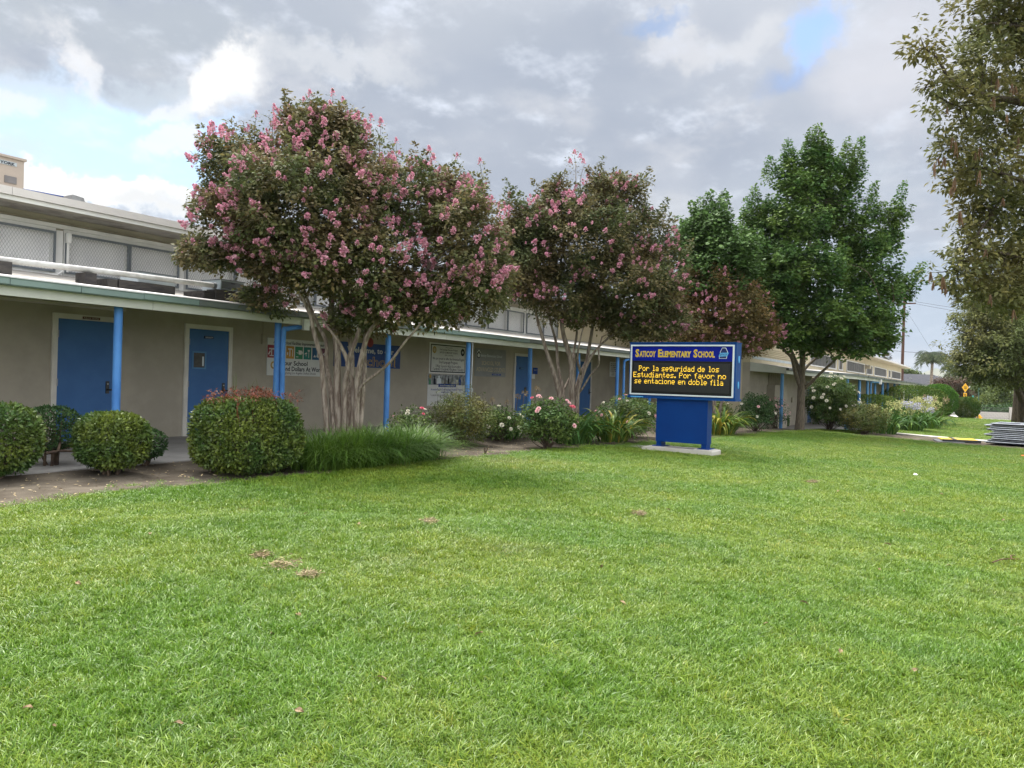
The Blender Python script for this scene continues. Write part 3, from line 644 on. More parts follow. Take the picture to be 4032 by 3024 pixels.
T4('Armenian/English Dual Language Education Program', .062, .965, 1.5); T4('established in 2013', .055, .89, .55)
T4('Հայերեն/ Անգլերեն Երկլեզու Կրթական Ծրագիր', .055, .80, 1.5, 'ink_grey', .004); T4('հիմնադրվել է 2013', .05, .73, .62, 'ink_grey', .004)
T4('Come and discover the opportunities', .04, .64, .85, 'ink_grey', .01); T4('Enroll at our school office today', .028, .59, .9, 'ink_grey', 0)

b5 = panel('banner', 'faded silver vinyl banner reading school for advanced studies beside a blue door', 'banner', 18.91, 20.64, 1.375, 2.245, 'banner_grey', th=.012)
T5 = lambda body, h, z, w, m_, b=.01, x=19.8, y=WY-.0123: wt('lettering', body, h, x, z, m_, b5, w, b, 0, y)
T5('Saticoy Elementary School', .085, 2.03, 1.2, 'alu', .005); T5('SCHOOL FOR', .13, 1.80, 1.05, 'cream', .012); T5('ADVANCED STUDIES', .135, 1.60, 1.62, 'cream', .012)
pw = [(19.10, 2.02, .075), (19.03, 2.12, .034), (19.08, 2.165, .034), (19.135, 2.165, .034), (19.18, 2.115, .034)]
for x, z, r_ in pw: disc(x, z, r_*1.2, 'ink', b5, WY-.0125, 'paw_print')
for x, z, r_ in pw: disc(x, z, r_*.85, 'banner', b5, WY-.0148, 'paw_print')
MB().box(19.86, 20.36, WY-.0138, WY-.0123, 1.42, 1.475).build('label_strip', 'ink_blue', b5); T5('LAUSD.ORG', .03, 1.4475, .4, 'banner', 0, 20.11, WY-.0139)
for x, z in ((18.94, 2.22), (20.61, 2.22), (18.94, 1.40), (20.61, 1.40), (19.78, 1.40)): disc(x, z, .014, 'steel', b5, WY-.0125, 'grommet', 8)
nb = panel('notice', 'dark blue notice card on the wall right of the narrow blue door', 'notice', 22.36, 22.66, 1.52, 1.74, 'ink_blue', th=.02)
panel('notice', 'small white paper slip below the dark notice card', 'notice', 22.30, 22.50, 1.36, 1.52, 'banner', th=.01)
wt('lettering', 'VISITORS', .03, 22.51, 1.66, 'banner', nb, .22, 0)
for x0, x1, lab in ((28.47, 29.08, 'white wall sign with lines of black capitals, left of the double blue pole'), (29.78, 30.02, 'narrow white wall sign with black lines, right of the double blue pole')):
    ns = panel('wall_sign', lab, 'sign', x0, x1, 1.56, 2.17, 'banner')
    wd = x1-x0
    for i, t_ in enumerate(('ALL VISITORS', 'MUST REPORT', 'TO THE MAIN', 'OFFICE UPON', 'ENTERING THE', 'SCHOOL', 'GROUNDS')):
        wt('lettering', t_, .045, (x0+x1)/2, 2.10-i*.078, 'ink', ns, wd*(.8 if len(t_) > 7 else .5), .02)

# roof things on the near wing
def roofz(y): return 2.435 + (y-(EY+.42))*(2.83-2.43)/(WY-EY-.42)
def rbox(name, label, cat, px0, px1, y0, y1, h, m_, base=0., group=None):
    x0 = onY(px0, 1100, y0)[0]; x1 = onY(px1, 1130, y0)[0]; z = roofz(y0)+base-.004
    return tag(MB().prism([(x0, z), (x1, z), (x1, z+h), (x0, z+h)], 'Y', y0, y1).build(name, m_), label, cat, group)
rbox('timber_block', 'short tarred timber block under the pale roof pipe at the far left edge', 'timber block', -6, 46, 10.85, 11.1, .19, 'timber', group='timber blocks carrying roof pipe and boxes')
rbox('timber_block', 'short tarred timber block under the pale roof pipe, above the first blue door', 'timber block', 337, 380, 10.85, 11.12, .19, 'timber', group='timber blocks carrying roof pipe and boxes')
rbox('timber_beam', 'long tarred timber beam on the porch roof carrying the long grey box', 'timber beam', 470, 690, 10.9, 11.15, .15, 'timber', group='timber blocks carrying roof pipe and boxes')
rbox('timber_block', 'tarred timber block just left of the long tarred beam', 'timber block', 424, 462, 10.9, 11.5, .14, 'timber', group='timber blocks carrying roof pipe and boxes')
rbox('timber_beam', 'dark timber beam under the square grey box beside the myrtle', 'timber beam', 852, 978, 10.92, 11.17, .20, 'timber', group='timber blocks carrying roof pipe and boxes')
rbox('timber_block', 'dark timber block left of the beam under the square grey box', 'timber block', 805, 845, 10.95, 11.5, .15, 'timber', group='timber blocks carrying roof pipe and boxes')
def ubox(label, px0, px1, y0, y1, base, h):
    x0 = onY(px0, 1100, y0)[0]; x1 = onY(px1, 1130, y0)[0]; z = roofz(y0)+base
    u = thing('junction_box', label, 'junction box', ((x0+x1)/2, y0, z))
    MB().box(x0, x1, y0, y1, z, z+h).build('box', 'zinc', u)
    MB().box(x0-.012, x1+.012, y0-.012, y1+.012, z+h, z+h+.014).build('lid', 'zinc_dark', u)
    MB().box(x0+.02, x1-.02, y0-.006, y0-.001, z+.02, z+h-.02).build('front_panel', 'zinc_dark' if 'square' in label else 'zinc', u)
    MB().box((x0+x1)/2-.04, (x0+x1)/2+.04, y0-.012, y0-.006, z+h-.05, z+h-.035).build('latch', 'black', u)
ubox('long low grey metal box on timbers on the porch roof', 545, 690, 11.25, 11.75, .12, .17)
ubox('square grey metal box with dark front on timbers beside the myrtle', 870, 962, 11.0, 11.5, .2, .16)
p0 = onY(-120, 1008, 10.98); p1 = onY(838, 1124, 10.98)
MB().tube([p0, (p0+p1)/2+np.array([0, 0, .01]), p1], .042, 14).build('roof_pipe', 'pipe')
tag(bpy.data.objects['roof_pipe'], 'long pale weathered pipe lying on timber blocks along the porch roof', 'pipe')
MB().tube([p1, p1+np.array([.05, 0, -.002])], .052, 14).build('coupling', 'zinc_dark', bpy.data.objects['roof_pipe'])
ac = thing('air_conditioner', 'beige rooftop air conditioning unit at the left edge above the roof', 'air conditioner', (5.6, 15, 3.95))
MB().box(4.2, 6.64, 14.5, 16, 3.95, 4.86).build('cabinet', 'hvac', ac); MB().box(4.17, 6.67, 14.47, 16.03, 4.86, 4.90).build('lid', 'hvac', ac)
MB().box(6.33, 6.52, 14.485, 14.498, 4.43, 4.55).build('grille', 'hvac_grey', ac); MB().box(6.22, 6.52, 14.49, 14.498, 4.735, 4.80).build('badge', 'zinc', ac)
tl('badge_lettering', 'YORK', .05, (6.37, 14.489, 4.767), XP, ZP, 'ink', ac, .24, .03)
q0 = onY(90, 745, 13.6); q1 = onY(250, 775, 13.6)
MB().tube([q0, q1], .012, 6).build('roof_cable', 'ink_blue'); tag(bpy.data.objects['roof_cable'], 'thin dark cable running along the top of the high roof', 'cable')
vt = q1+np.array([.1, 0, -.02])
MB().prism([(vt[0]-.12, 3.95), (vt[0]+.22, 3.95), (vt[0]+.14, vt[2]+.03), (vt[0]-.05, vt[2]+.05)], 'Y', 13.4, 13.8).build('roof_vent', 'steel'); tag(bpy.data.objects['roof_vent'], 'low metal vent at the end of the roof cable', 'vent')

# ================================================================== far school building (right wing, stands lower)
FB = thing('school_building', 'far cream school wing with grey screened clerestory windows behind the ginkgo', 'school building', (60, 8.4, -.5))
FY, FL, FR = 8.4, 31.02, 88.4; fz0, fz1 = 2.60, 3.24
MB().box(FL, FR, FY, FY+.3, -.6, 2.3).build('wall', 'stucco', FB)
FW = [(42.62, 50.2, 1), (51.2, 52.55, 0), (54.2, 62.1, 1), (63.3, 66.45, 0), (67.68, 75.6, 0), (77.25, 78.75, 0), (79.65, 87.8, 1)]
m = MB(); m.box(FL, FR, FY, FY+.3, 2.3, fz0); m.box(FL, FR, FY, FY+.3, fz1, 3.76); e = [FL]+[q for w in FW for q in w[:2]]+[FR]
for i in range(0, len(e), 2): m.box(e[i], e[i+1], FY, FY+.3, fz0, fz1)
m.build('upper_wall', 'stucco_cream', FB)
MB().box(FL, FL+.3, FY+.3, 24, -.6, 3.76).build('end_wall', 'stucco_cream', FB); MB().box(FR-.3, FR, FY+.3, 24, -.6, 3.76).build('end_wall', 'stucco_cream', FB)
for x0, x1, sp in FW:
    w_ = MB().box(x0-.08, x1+.08, FY-.05, FY-.003, fz1, fz1+.05).box(x0-.08, x1+.08, FY-.06, FY-.003, fz0-.06, fz0).box(x0-.08, x0, FY-.05, FY-.003, fz0, fz1).box(x1, x1+.08, FY-.05, FY-.003, fz0, fz1).build('window', 'white', FB)
    nn_ = 2 if sp else 1
    for j in range(nn_):
        a = x0+(x1-x0)*j/nn_; b = x0+(x1-x0)*(j+1)/nn_
        MB().box(a+.02, b-.02, FY+.02, FY+.05, fz0+.005, fz1-.005).build('screen', 'screen', w_)
        m = MB(); n_b = max(2, int((b-a)/.8))
        for q in range(1, n_b): xx = a+(b-a)*q/n_b; m.box(xx-.012, xx+.012, FY+.005, FY+.018, fz0+.005, fz1-.005)
        m.build('screen_bar', 'mesh_frame', w_)
MB().box(FL-.5, FR+.7, 7.7, 24.3, 3.74, 3.80).build('soffit', 'stucco_cream', FB)
MB().box(FL-.5, FR+.7, 7.66, 24.3, 3.80, 3.87).build('roof', 'white', FB)
MB().box(FL-.55, FR+.75, 7.6, 7.655, 3.78, 3.90).build('fascia', 'parapet', FB)
ev = [(FL, 7.0, 1.868), (33.5, 7.0, 1.868), (36.9, 5.3, 1.795), (88.8, 5.3, 1.795)]
m1, m2, m3 = MB(), MB(), MB()
def strip(mb, pts, dz0, dz1, dy0, dy1):
    k = len(mb.v)
    for x, y, z in pts: mb.v += [(x, y+dy0, z+dz0), (x, y+dy1, z+dz0), (x, y+dy1, z+dz1), (x, y+dy0, z+dz1)]
    for i in range(len(pts)-1):
        b = k+i*4; mb.f += [(b+j, b+(j+1) % 4, b+4+(j+1) % 4, b+4+j) for j in range(4)]
    mb.f += [(k+3, k+2, k+1, k), tuple(range(k+4*len(pts)-4, k+4*len(pts)))]
strip(m1, ev, 0, .13, 0, .05); m1.build('fascia', 'trim', FB)
for a, b in zip(ev[:-1], ev[1:]):
    nseg = max(1, int((b[0]-a[0])/3.)); 
    for i in range(nseg):
        t0, t1 = i/nseg, (i+1)/nseg-.004; q = [tuple(a[j]+(b[j]-a[j])*t for j in range(3)) for t in (t0, t1)]
        g_ = MB(); strip(g_, q, .132, .225, -.11, -.004); g_.build('gutter', 'gutter_grey', FB)
m = MB()
for (a, b) in zip(ev[:-1], ev[1:]):
    m.quad((a[0], a[1]-.02, a[2]+.235), (b[0], b[1]-.02, b[2]+.235), (b[0], FY-.01, 2.32), (a[0], FY-.01, 2.32))
m.build('porch_roof', 'parapet', FB)
m = MB()
for (a, b) in zip(ev[:-1], ev[1:]):
    m.quad((a[0], a[1]+.05, a[2]+.11), (b[0], b[1]+.05, b[2]+.11), (b[0], FY-.01, 2.0), (a[0], FY-.01, 2.0))
MB().prism([(7.0, 1.87), (8.39, 1.95), (8.39, 2.31), (7.0, 2.09)], 'X', FL-.02, FL+.03).build('end_board', 'trim', FB)
m.build('porch_ceiling', 'soffit', FB)
MB().box(FL+.3, 41.9, FY-.02, FY-.003, 2.46, 2.57).build('flashing', 'zinc', FB)
for i in range(5):
    z_ = 2.66+i*.075
    MB().tube(curve([(FL, FY-.05, z_+.02), (37., FY-.05, z_), (38.0-.12*i, FY-.05, z_), (38.6-.1*i, FY-.05, z_-.08), (38.9-.1*i, FY-.06, 2.5)], 3), .03, 6).build('conduit', 'stucco_cream', FB)
for i in range(6):
    MB().tube([(34.0+i*.36, FY-.05, 1.4), (34.0+i*.36, FY-.05, 2.05)], .045, 6).build('conduit', 'conduit', FB)
MB().box(33.75, 36.2, FY-.35, FY-.003, -.499, 1.42).build('electrical_cabinet', 'stucco', FB)
MB().box(44.15, 46.7, FY-.35, FY-.003, -.15, 1.0).build('electrical_cabinet', 'stucco', FB)
for i in range(4): MB().tube([(44.4+i*.5, FY-.1, 1.0), (44.4+i*.5, FY-.1, 2.05)], .06, 6).build('conduit', 'conduit', FB)
for i in range(3): MB().tube([(44.6+i*.7, FY-.1, -.5), (44.6+i*.7, FY-.1, -.15)], .06, 6).build('conduit', 'conduit', FB)
MB().box(38.5, 38.9, FY-.05, FY-.003, .62, .86).build('wall_plate', 'conduit', FB)
d5 = door(FB, 42.0, 43.4, -.5, 1.72, FY, None, (42.35, 42.8, .8, 1.35), fw=.14)
for x in (30.4+.9, 36.62, 39.35, 42.0, 44.85, 48.05, 50.5, 54.0, 57.0):
    y_ = 7.2 if x < 33 else (5.62 if x < 38 else 5.5)
    MB().tube([(x, y_, -.5), (x, y_, 1.93)], .0665, 14).build('post', 'blue_post_far', FB)
for x in (61.5, 63.7, 66.2, 69.2, 72.6, 76.2, 79.3, 82.6, 86.): MB().tube([(x, 5.5, -.9), (x, 5.5, 1.93)], .085, 10).build('post', 'navy_post', FB)
for x in (42.6, 69.5):
    d_ = MB().tube(curve([(x, 5.42, -.45), (x, 5.42, .8), (x, 5.42, 1.66), (x+.12, 5.4, 1.74), (x+2.2, 5.32, 1.76)], 4), .05, 8).build('downspout', 'blue_post_far', FB)
    MB().box(x+2.1, x+2.5, 5.2, 5.297, 1.66, 1.95).build('outlet_box', 'white', d_)
lt = MB().box(62.4, 63.2, FY-.35, FY-.003, 2.96, 3.22).build('wall_lamp', 'conduit', FB)
# where the two wings meet: the near porch roof stops at a tan pier

# ================================================================== marquee sign on the lawn
SX = 15.6
SG = thing('school_sign', 'blue marquee sign on the lawn with yellow lettering and an amber LED message', 'sign', (SX+.15, 5.67, -.1))
YP = (0, -1, 0)
MB().box(SX, SX+.36, 4.51, 6.86, 1.03, 2.185).build('cabinet', 'sign_blue', SG)
MB().box(SX-.03, SX+.38, 4.49, 6.88, .985, 1.03).build('bottom_lip', 'sign_blue', SG)
MB().box(SX-.02, SX+.37, 4.50, 6.87, 2.186, 2.20).build('top_cap', 'sign_blue', SG)
def ring(x0, x1, y0, y1, z0, z1, w): return MB().box(x0, x1, y0, y1, z1-w, z1).box(x0, x1, y0, y1, z0, z0+w).box(x0, x1, y0, y0+w, z0+w, z1-w).box(x0, x1, y1-w, y1, z0+w, z1-w)
ring(SX-.035, SX-.001, 4.545, 6.825, 1.055, 2.145, .03).build('retainer_frame', 'alu', SG)
MB().box(SX-.016, SX-.001, 4.576, 6.794, 1.80, 2.114).build('header_panel', 'sign_face', SG)
MB().box(SX-.014, SX-.001, 4.576, 6.794, 1.086, 1.798).build('screen_border', 'led_dark', SG)
MB().box(SX-.022, SX-.015, 4.63, 6.745, 1.14, 1.755).build('led_screen', 'led', SG)
gm = MB()
for i in range(1, 12): gm.box(SX-.0235, SX-.0225, 4.63+i*.17625-.0012, 4.63+i*.17625+.0012, 1.14, 1.755)
for j in range(1, 4): gm.box(SX-.0239, SX-.0236, 4.63, 6.745, 1.14+j*.154-.0012, 1.14+j*.154+.0012)
gm.build('led_screen_seam', 'led_dark', SG)
def sc_word(txt, y0, zb, capH, smH):                                # small capitals, y decreases to the right
    y = y0
    for w_ in txt.split():
        a, rest = w_[0], w_[1:]
        for s_, h_, wd in ((a, capH, .088), (rest, smH, .0700*len(rest)*(.88 if 'I' in rest else 1.0))):
            for dx, mt, bo, ee in ((.0, 'lettershade', .045, .001), (.0, 'yellow', .022, .003)):
                tl('lettering', s_, h_, (SX-.0165, y-wd/2, zb+h_/2), YP, ZP, mt, SG, wd*(.985 if mt == 'yellow' else 1.03), bo, 0, ee)
            y -= wd+.012
        y -= .045
sc_word('SATICOY ELEMENTARY SCHOOL', 6.72, 1.885, .165, .125)
# emblem: plain shield with the school name on a light blue ribbon
MB().prism([(4.86, 1.86), (4.70, 1.86), (4.68, 2.00), (4.72, 2.085), (4.80, 2.085), (4.84, 2.0)], 'X', SX-.019, SX-.0165).build('emblem', 'alu', SG)
MB().prism([(4.85, 1.868), (4.71, 1.868), (4.692, 2.00), (4.73, 2.075), (4.795, 2.075), (4.83, 2.0)], 'X', SX-.021, SX-.0192).build('emblem', 'navy', SG)
MB().prism([(4.87, 1.90), (4.69, 1.91), (4.655, 1.985), (4.84, 1.975)], 'X', SX-.0235, SX-.0212).build('emblem_ribbon', 'ltblue', SG)
tl('emblem_lettering', 'SATICOY', .042, (SX-.0237, 4.765, 1.943), (0, -1, .03), ZP, 'navy', SG, .15, .02)
MB().box(SX-.032, SX-.031, 6.50, 6.80, 1.0, 1.02).build('maker_strip', 'ltblue', SG)
FONT = {'P': '11110 10001 10001 11110 10000 10000 10000', 'o': '00000 00000 01110 10001 10001 10001 01110', 'r': '00000 00000 10110 11001 10000 10000 10000', 'l': '0110 0010 0010 0010 0010 0010 0111', 'a': '00000 00000 01110 00001 01111 10001 01111',
 's': '00000 00000 01111 10000 01110 00001 11110', 'e': '00000 00000 01110 10001 11111 10000 01110', 'g': '00000 01111 10001 10001 01111 00001 01110', 'u': '00000 00000 10001 10001 10001 10011 01101', 'i': '010 000 110 010 010 010 111', 'd': '00001 00001 01111 10001 10001 10001 01111',
 'E': '11111 10000 10000 11110 10000 10000 11111', 't': '0100 0100 1110 0100 0100 0101 0010', 'n': '00000 00000 10110 11001 10001 10001 10001', '.': '00 00 00 00 00 11 11', 'f': '0011 0100 1110 0100 0100 0100 0100', 'v': '00000 00000 10001 10001 10001 01010 00100',
 'c': '0000 0000 0111 1000 1000 1000 0111', 'b': '10000 10000 11110 10001 10001 10001 11110', ' ': '000 000 000 000 000 000 000'}
px_ = .0163
for row, (txt, yl, yr, zb) in enumerate((('Por la seguridad de los', 6.625, 4.85, 1.575), ('Estudiantes. Por favor no', 6.75, 4.70, 1.435), ('se entacione en doble fila', 6.72, 4.755, 1.30))):
    cols = sum(len(FONT[c].split()[0])+1 for c in txt)-1; ph = (yl-yr)/cols; pz = .118/7
    m = MB(); mr = MB(); cx = 0
    for c in txt:
        g_ = FONT[c].split()
        for r_i, rw in enumerate(g_):
            for c_i, b_ in enumerate(rw):
                if b_ == '1':
                    y_ = yl-(cx+c_i+.5)*ph; z_ = zb+(6-r_i+.5)*pz
                    m.box(SX-.0262, SX-.0242, y_-ph*.40, y_+ph*.40, z_-pz*.36, z_+pz*.36)
                    if (c_i+r_i*2+cx) % 5 == 0: mr.box(SX-.0258, SX-.0243, y_+ph*.40, y_+ph*.6, z_-pz*.36, z_+pz*.36)
        cx += len(g_[0])+1
    tag(m.build('led_text', 'amber', SG), kind='stuff'); tag(mr.build('led_text_fringe', 'amber_rim', SG), kind='stuff')
MB().box(SX+.03, SX+.33, 5.08, 6.21, .06, .984).build('pedestal', 'sign_ped', SG)
MB().box(SX+.05, SX+.31, 5.09, 5.20, -.03, .059).box(SX+.05, SX+.31, 6.09, 6.20, -.03, .059).build('foot', 'sign_ped', SG)
for y_ in (5.145, 6.145):
    MB().box(SX-.01, SX+.37, y_-.13, y_+.13, -.045, -.031).build('base_plate', 'sign_ped', SG)
    MB().box(SX-.06, SX+.42, y_-.18, y_+.18, -.0605, -.046).build('grout_pad', 'pathc', SG)
MB().prism([(4.92, -.3), (6.46, -.3), (6.46, -.085), (6.44, -.061), (4.94, -.061), (4.92, -.085)], 'X', SX-.12, SX+.5).build('concrete_base', 'pathc', SG)
for z_ in (1.85, 1.32): MB().prism([(SX+.18+.035*math.cos(6.28*i/14), z_+.075*math.sin(6.28*i/14)) for i in range(14)], 'Y', 4.495, 4.508).build('access_cover', 'ltblue', SG)
up = gp(2545, 1762)
tag(MB().box(up[0]-.3, up[0]+.25, 6.5, 7.0, up[2]-.05, up[2]+.02).build('utility_cover', 'concrete'), 'flat concrete utility cover in the grass behind the left foot of the sign', 'utility cover')

# ================================================================== vegetation builders
def blossom_mesh(i):
    r = np.random.default_rng(100+i); n = 46
    t = r.uniform(0, 1, n)**.8; ang_ = r.uniform(0, 6.28, n); rad = .055*(1-t*.75)*r.uniform(.6, 1.1, n)
    c = np.stack([rad*np.cos(ang_), rad*np.sin(ang_), t*.13-.03], 1)
    d = unit(c*np.array([1, 1, .3])+r.normal(size=(n, 3))*.03+np.array([0, 0, .01])); nn = unit(r.normal(size=(n, 3))+d)
    v, f = leafquads(c-d*.012, d, nn, .034, .036, .55, .25)
    return newmesh('blossom', v, f, 'pink')
BLO = [blossom_mesh(i) for i in range(6)]
def crown(root, lob, total, per, crad, mt, Ln, Wd, mid=.45, droop=0., flat=.8, outw=.7, lo=.4, hi=.95, low=-.9, name='crown', fold=.12, shoot=True):
    A = np.array([a*b+.4*(a+b)*dz for c, a, b, dz in lob]); A = A/A.sum(); Q = []; CL = []
    for l_, w in zip(lob, A):
        k = max(3, int(total*w/per)); cl = lobe_clumps(l_, k, lo, hi, low); CL.append(cl)
        oc = np.repeat(l_[0][None], len(cl), 0) - np.array([0, 0, l_[2]*.4])
        keep = np.sin(cl[:, 0]*3.1+cl[:, 2]*2.3)+np.sin(cl[:, 1]*2.7-cl[:, 2]*3.3+1.)+RNG.normal(size=len(cl))*.5 > -1.45
        cl2 = cl[keep]; oc = oc[keep]
        Q.append(clumpleaves(cl2, per, crad*RNG.uniform(.55, 1.35, len(cl2)), oc, Ln, Wd, mid, droop, flat, outw, fold=fold))
        if shoot:
            dv = cl2-l_[0]; top = dv[:, 2]/l_[2] + .5*np.linalg.norm(dv/np.array([l_[1], l_[1], l_[2]]), axis=1); cand = np.argsort(-top)[:int(len(cl2)*.4)]; cand = cand[RNG.permutation(len(cand))[:max(3, int(len(cl2)*.10))]]
            for ci_ in cand:
                dr = unit(unit(dv[ci_])*.6+np.array([0, 0, .9])+RNG.normal(size=3)*.25); n3 = RNG.integers(2, 5)
                pts_ = cl2[ci_]+np.outer(np.arange(1, n3+1)*crad*.5, dr)+RNG.normal(size=(n3, 3))*crad*.08
                Q.append(clumpleaves(pts_, int(per*.3), crad*np.linspace(.55, .22, n3), pts_-dr, Ln*.95, Wd*.95, mid, droop, flat, .8, fold=fold))
    v, f = joinq(Q)
    o = link(name, newmesh(name, v, f, mt), root); o['kind'] = 'stuff'
    return CL
def limbs(root, paths, mt, name='trunk', sides=10, nsub=4):
    for pts, r0, r1 in paths:
        c = curve(pts, nsub); m = MB(); m.tube(c, list(np.linspace(r0, r1, len(c))), sides)
        m.build(name, mt, root, smooth=True)
def twigs(root, starts, CL, k, mt, r=.02):
    m = MB()
    for cl in CL:
        for q in cl[RNG.permutation(len(cl))[:k]]:
            a = starts[int(np.argmin([np.linalg.norm(q-s_) + (8 if s_[2] > q[2]+.5 else 0) for s_ in starts]))]
            twig(m, a, q, r, .004, .08, 3, 5)
    tag(m.build('twigs', mt, root), kind='stuff')
def blossoms(root, lob, n, sc=1., extra=0, name='blossom'):
    A = np.array([a*b for c, a, b, dz in lob]); A = A/A.sum(); V_ = []; nv = 0; Fs_ = []
    for l_, w in zip(lob, A):
        k = int(round((n+extra)*w)); c, a, b, dz = l_; got = 0; ctr = None
        while got < k:
            if ctr is None or RNG.uniform() < .7:
                d = randdir(1)[0]
                if d[2] < -.45 or d[1] > .2: continue
                ctr = d
            d = unit(ctr+RNG.normal(size=3)*.16)
            p = c + RH*d[0]*a*1.02 + FH*d[1]*dz*1.02 + _z*d[2]*b*1.03 + RNG.normal(size=3)*.05
            if any((((p-c2).dot(RH)/a2)**2+((p-c2).dot(FH)/z2)**2+((p-c2)[2]/b2)**2) < .70 for c2, a2, b2, z2 in lob): 
                ctr = None; got += .12; continue
            dirw = unit(RH*d[0]+FH*d[1]+_z*(d[2]+.5))
            q_ = Vector(dirw).to_track_quat('Z', 'Y'); got += 1
            if RNG.uniform() < n/(n+extra):
                link(name, BLO[RNG.integers(6)], root, loc=p, rot=q_.to_euler(), sc=sc*float(RNG.uniform(.7, 1.35)))
            else:
                me = BLO[RNG.integers(6)]; vv = np.zeros(len(me.vertices)*3, dtype=np.float32); me.vertices.foreach_get('co', vv); vv = vv.reshape(-1, 3)
                vv = (vv*sc*RNG.uniform(.45, .8))@np.array(q_.to_matrix()).T+p; V_.append(vv); Fs_.append(np.arange(len(vv), dtype=np.int32).reshape(-1, 4)+nv); nv += len(vv)
    if V_: tag(link('blossoms', newmesh('blossoms', np.concatenate(V_), np.concatenate(Fs_), 'pink'), root), kind='stuff')

def pxpath(L_, ox, oy, s, Z, dz=0.):
    n = len(L_)
    return [at(ox+x/s, oy+y/s, Z+dz*min(1., i/max(1, n-1)*1.5)) for i, (x, y) in enumerate(L_)]

# ------------------------------------------------------------------ crape myrtles
b_ = onY(1352, 1690, 8.9); b_[2] = gz(b_[0], b_[1]); Z1 = depth(b_)
MY1 = thing('crape_myrtle', 'largest crape myrtle with many pale trunks and dense pink blossom, over the tall grass clump', 'tree', b_, 'flowering crape myrtles in front of the school')
st = [([(600, 1420), (590, 1250), (562, 900), (550, 750), (490, 540), (458, 390), (330, 150), (150, 0), (20, -60)], .068, .020, -.25),
      ([(660, 1420), (640, 1150), (618, 950), (592, 800), (590, 620), (520, 470), (430, 250), (380, 60), (330, -250)], .06, .022, .35),
      ([(700, 1420), (678, 1000), (682, 700), (640, 400), (622, 150), (560, -120), (520, -420)], .085, .03, .2),
      ([(735, 1420), (740, 1000), (768, 800), (705, 640), (652, 560), (560, 440)], .062, .02, -.3),
      ([(775, 1420), (770, 1100), (790, 950), (800, 760), (780, 560), (760, 300), (770, 0), (740, -420)], .07, .03, .55),
      ([(800, 1420), (818, 1000), (765, 800), (860, 520), (885, 250), (930, -50), (960, -380)], .06, .028, -.2),
      ([(840, 1420), (838, 1000), (880, 740), (930, 560), (1010, 450), (1090, 370), (1260, 200), (1420, 20)], .068, .022, -.45),
      ([(850, 1180), (868, 990), (1020, 860), (1120, 770), (1230, 620), (1310, 530), (1400, 420), (1560, 330)], .036, .014, -.7),
      ([(860, 1400), (900, 900), (905, 600), (960, 380), (1000, 150), (1100, -150), (1180, -400)], .055, .024, .6)]
paths = [(pxpath(p, 1000, 1050, 2.074, Z1, dz), r0*.8, r1*.8) for p, r0, r1, dz in st]
limbs(MY1, paths, 'bark_m')
lob1 = lobes_px([(1280, 640, 230, 180, .1, 1.2), (1210, 500, 80, 55, 0, .5), (1330, 500, 80, 55, -.3, .5), (970, 710, 180, 190, .4, 1.1), (910, 900, 150, 130, -.3, 1.0), (800, 1000, 90, 60, -.8, .6), (930, 1030, 90, 50, -.4, .7), (1210, 830, 300, 250, -.7, 1.3), (1600, 800, 230, 150, .4, 1.2), (1800, 800, 100, 100, .5, .7),
                 (1810, 950, 170, 190, -.3, 1.1), (1930, 1080, 80, 130, -.5, .8), (1420, 1040, 290, 170, -.6, 1.2), (1860, 1130, 140, 130, -.6, .9), (1110, 1040, 150, 100, -.5, .9), (1530, 1200, 150, 90, -.4, .8), (1700, 1180, 180, 120, -.2, .9), (1060, 1180, 110, 60, .3, .6), (1420, 1260, 130, 70, .2, .6)], Z1)
CL = crown(MY1, lob1, 150000, 60, .20, 'leaf_m', .066, .040)
# upright flowering shoots above the crown
sh = [at(x, y, Z1+RNG.uniform(-.6, .6)) for x, y in ((1220, 375), (1196, 400), (1310, 372), (1300, 420), (1350, 400), (1462, 470), (1500, 490), (1080, 430), (1010, 455), (830, 590), (1560, 560), (1690, 600), (1800, 620), (1890, 640))]
Q = []; m = MB()
for p in sh:
    for q in range(6): Q.append(clumpleaves((p-np.array([0, 0, .09*q+.02]))[None], 9, .10+.02*q, p-np.array([0, 0, 1.]), .05, .026, outw=.9))
    twig(m, p-np.array([0, 0, .7]), p, .008, .003, 0, 2, 4)
    link('blossom', BLO[0], MY1, loc=p, sc=float(RNG.uniform(.7, 1.)))
v, f = joinq(Q); tag(link('shoots', newmesh('shoots', v, f, 'leaf_m'), MY1), kind='stuff'); tag(m.build('shoot_stems', 'twig', MY1), kind='stuff')
twigs(MY1, [c for p in paths for c in curve(p[0], 3)[8:]], CL, 5, 'bark_m', .014)
blossoms(MY1, lob1, 270, .9, 420)

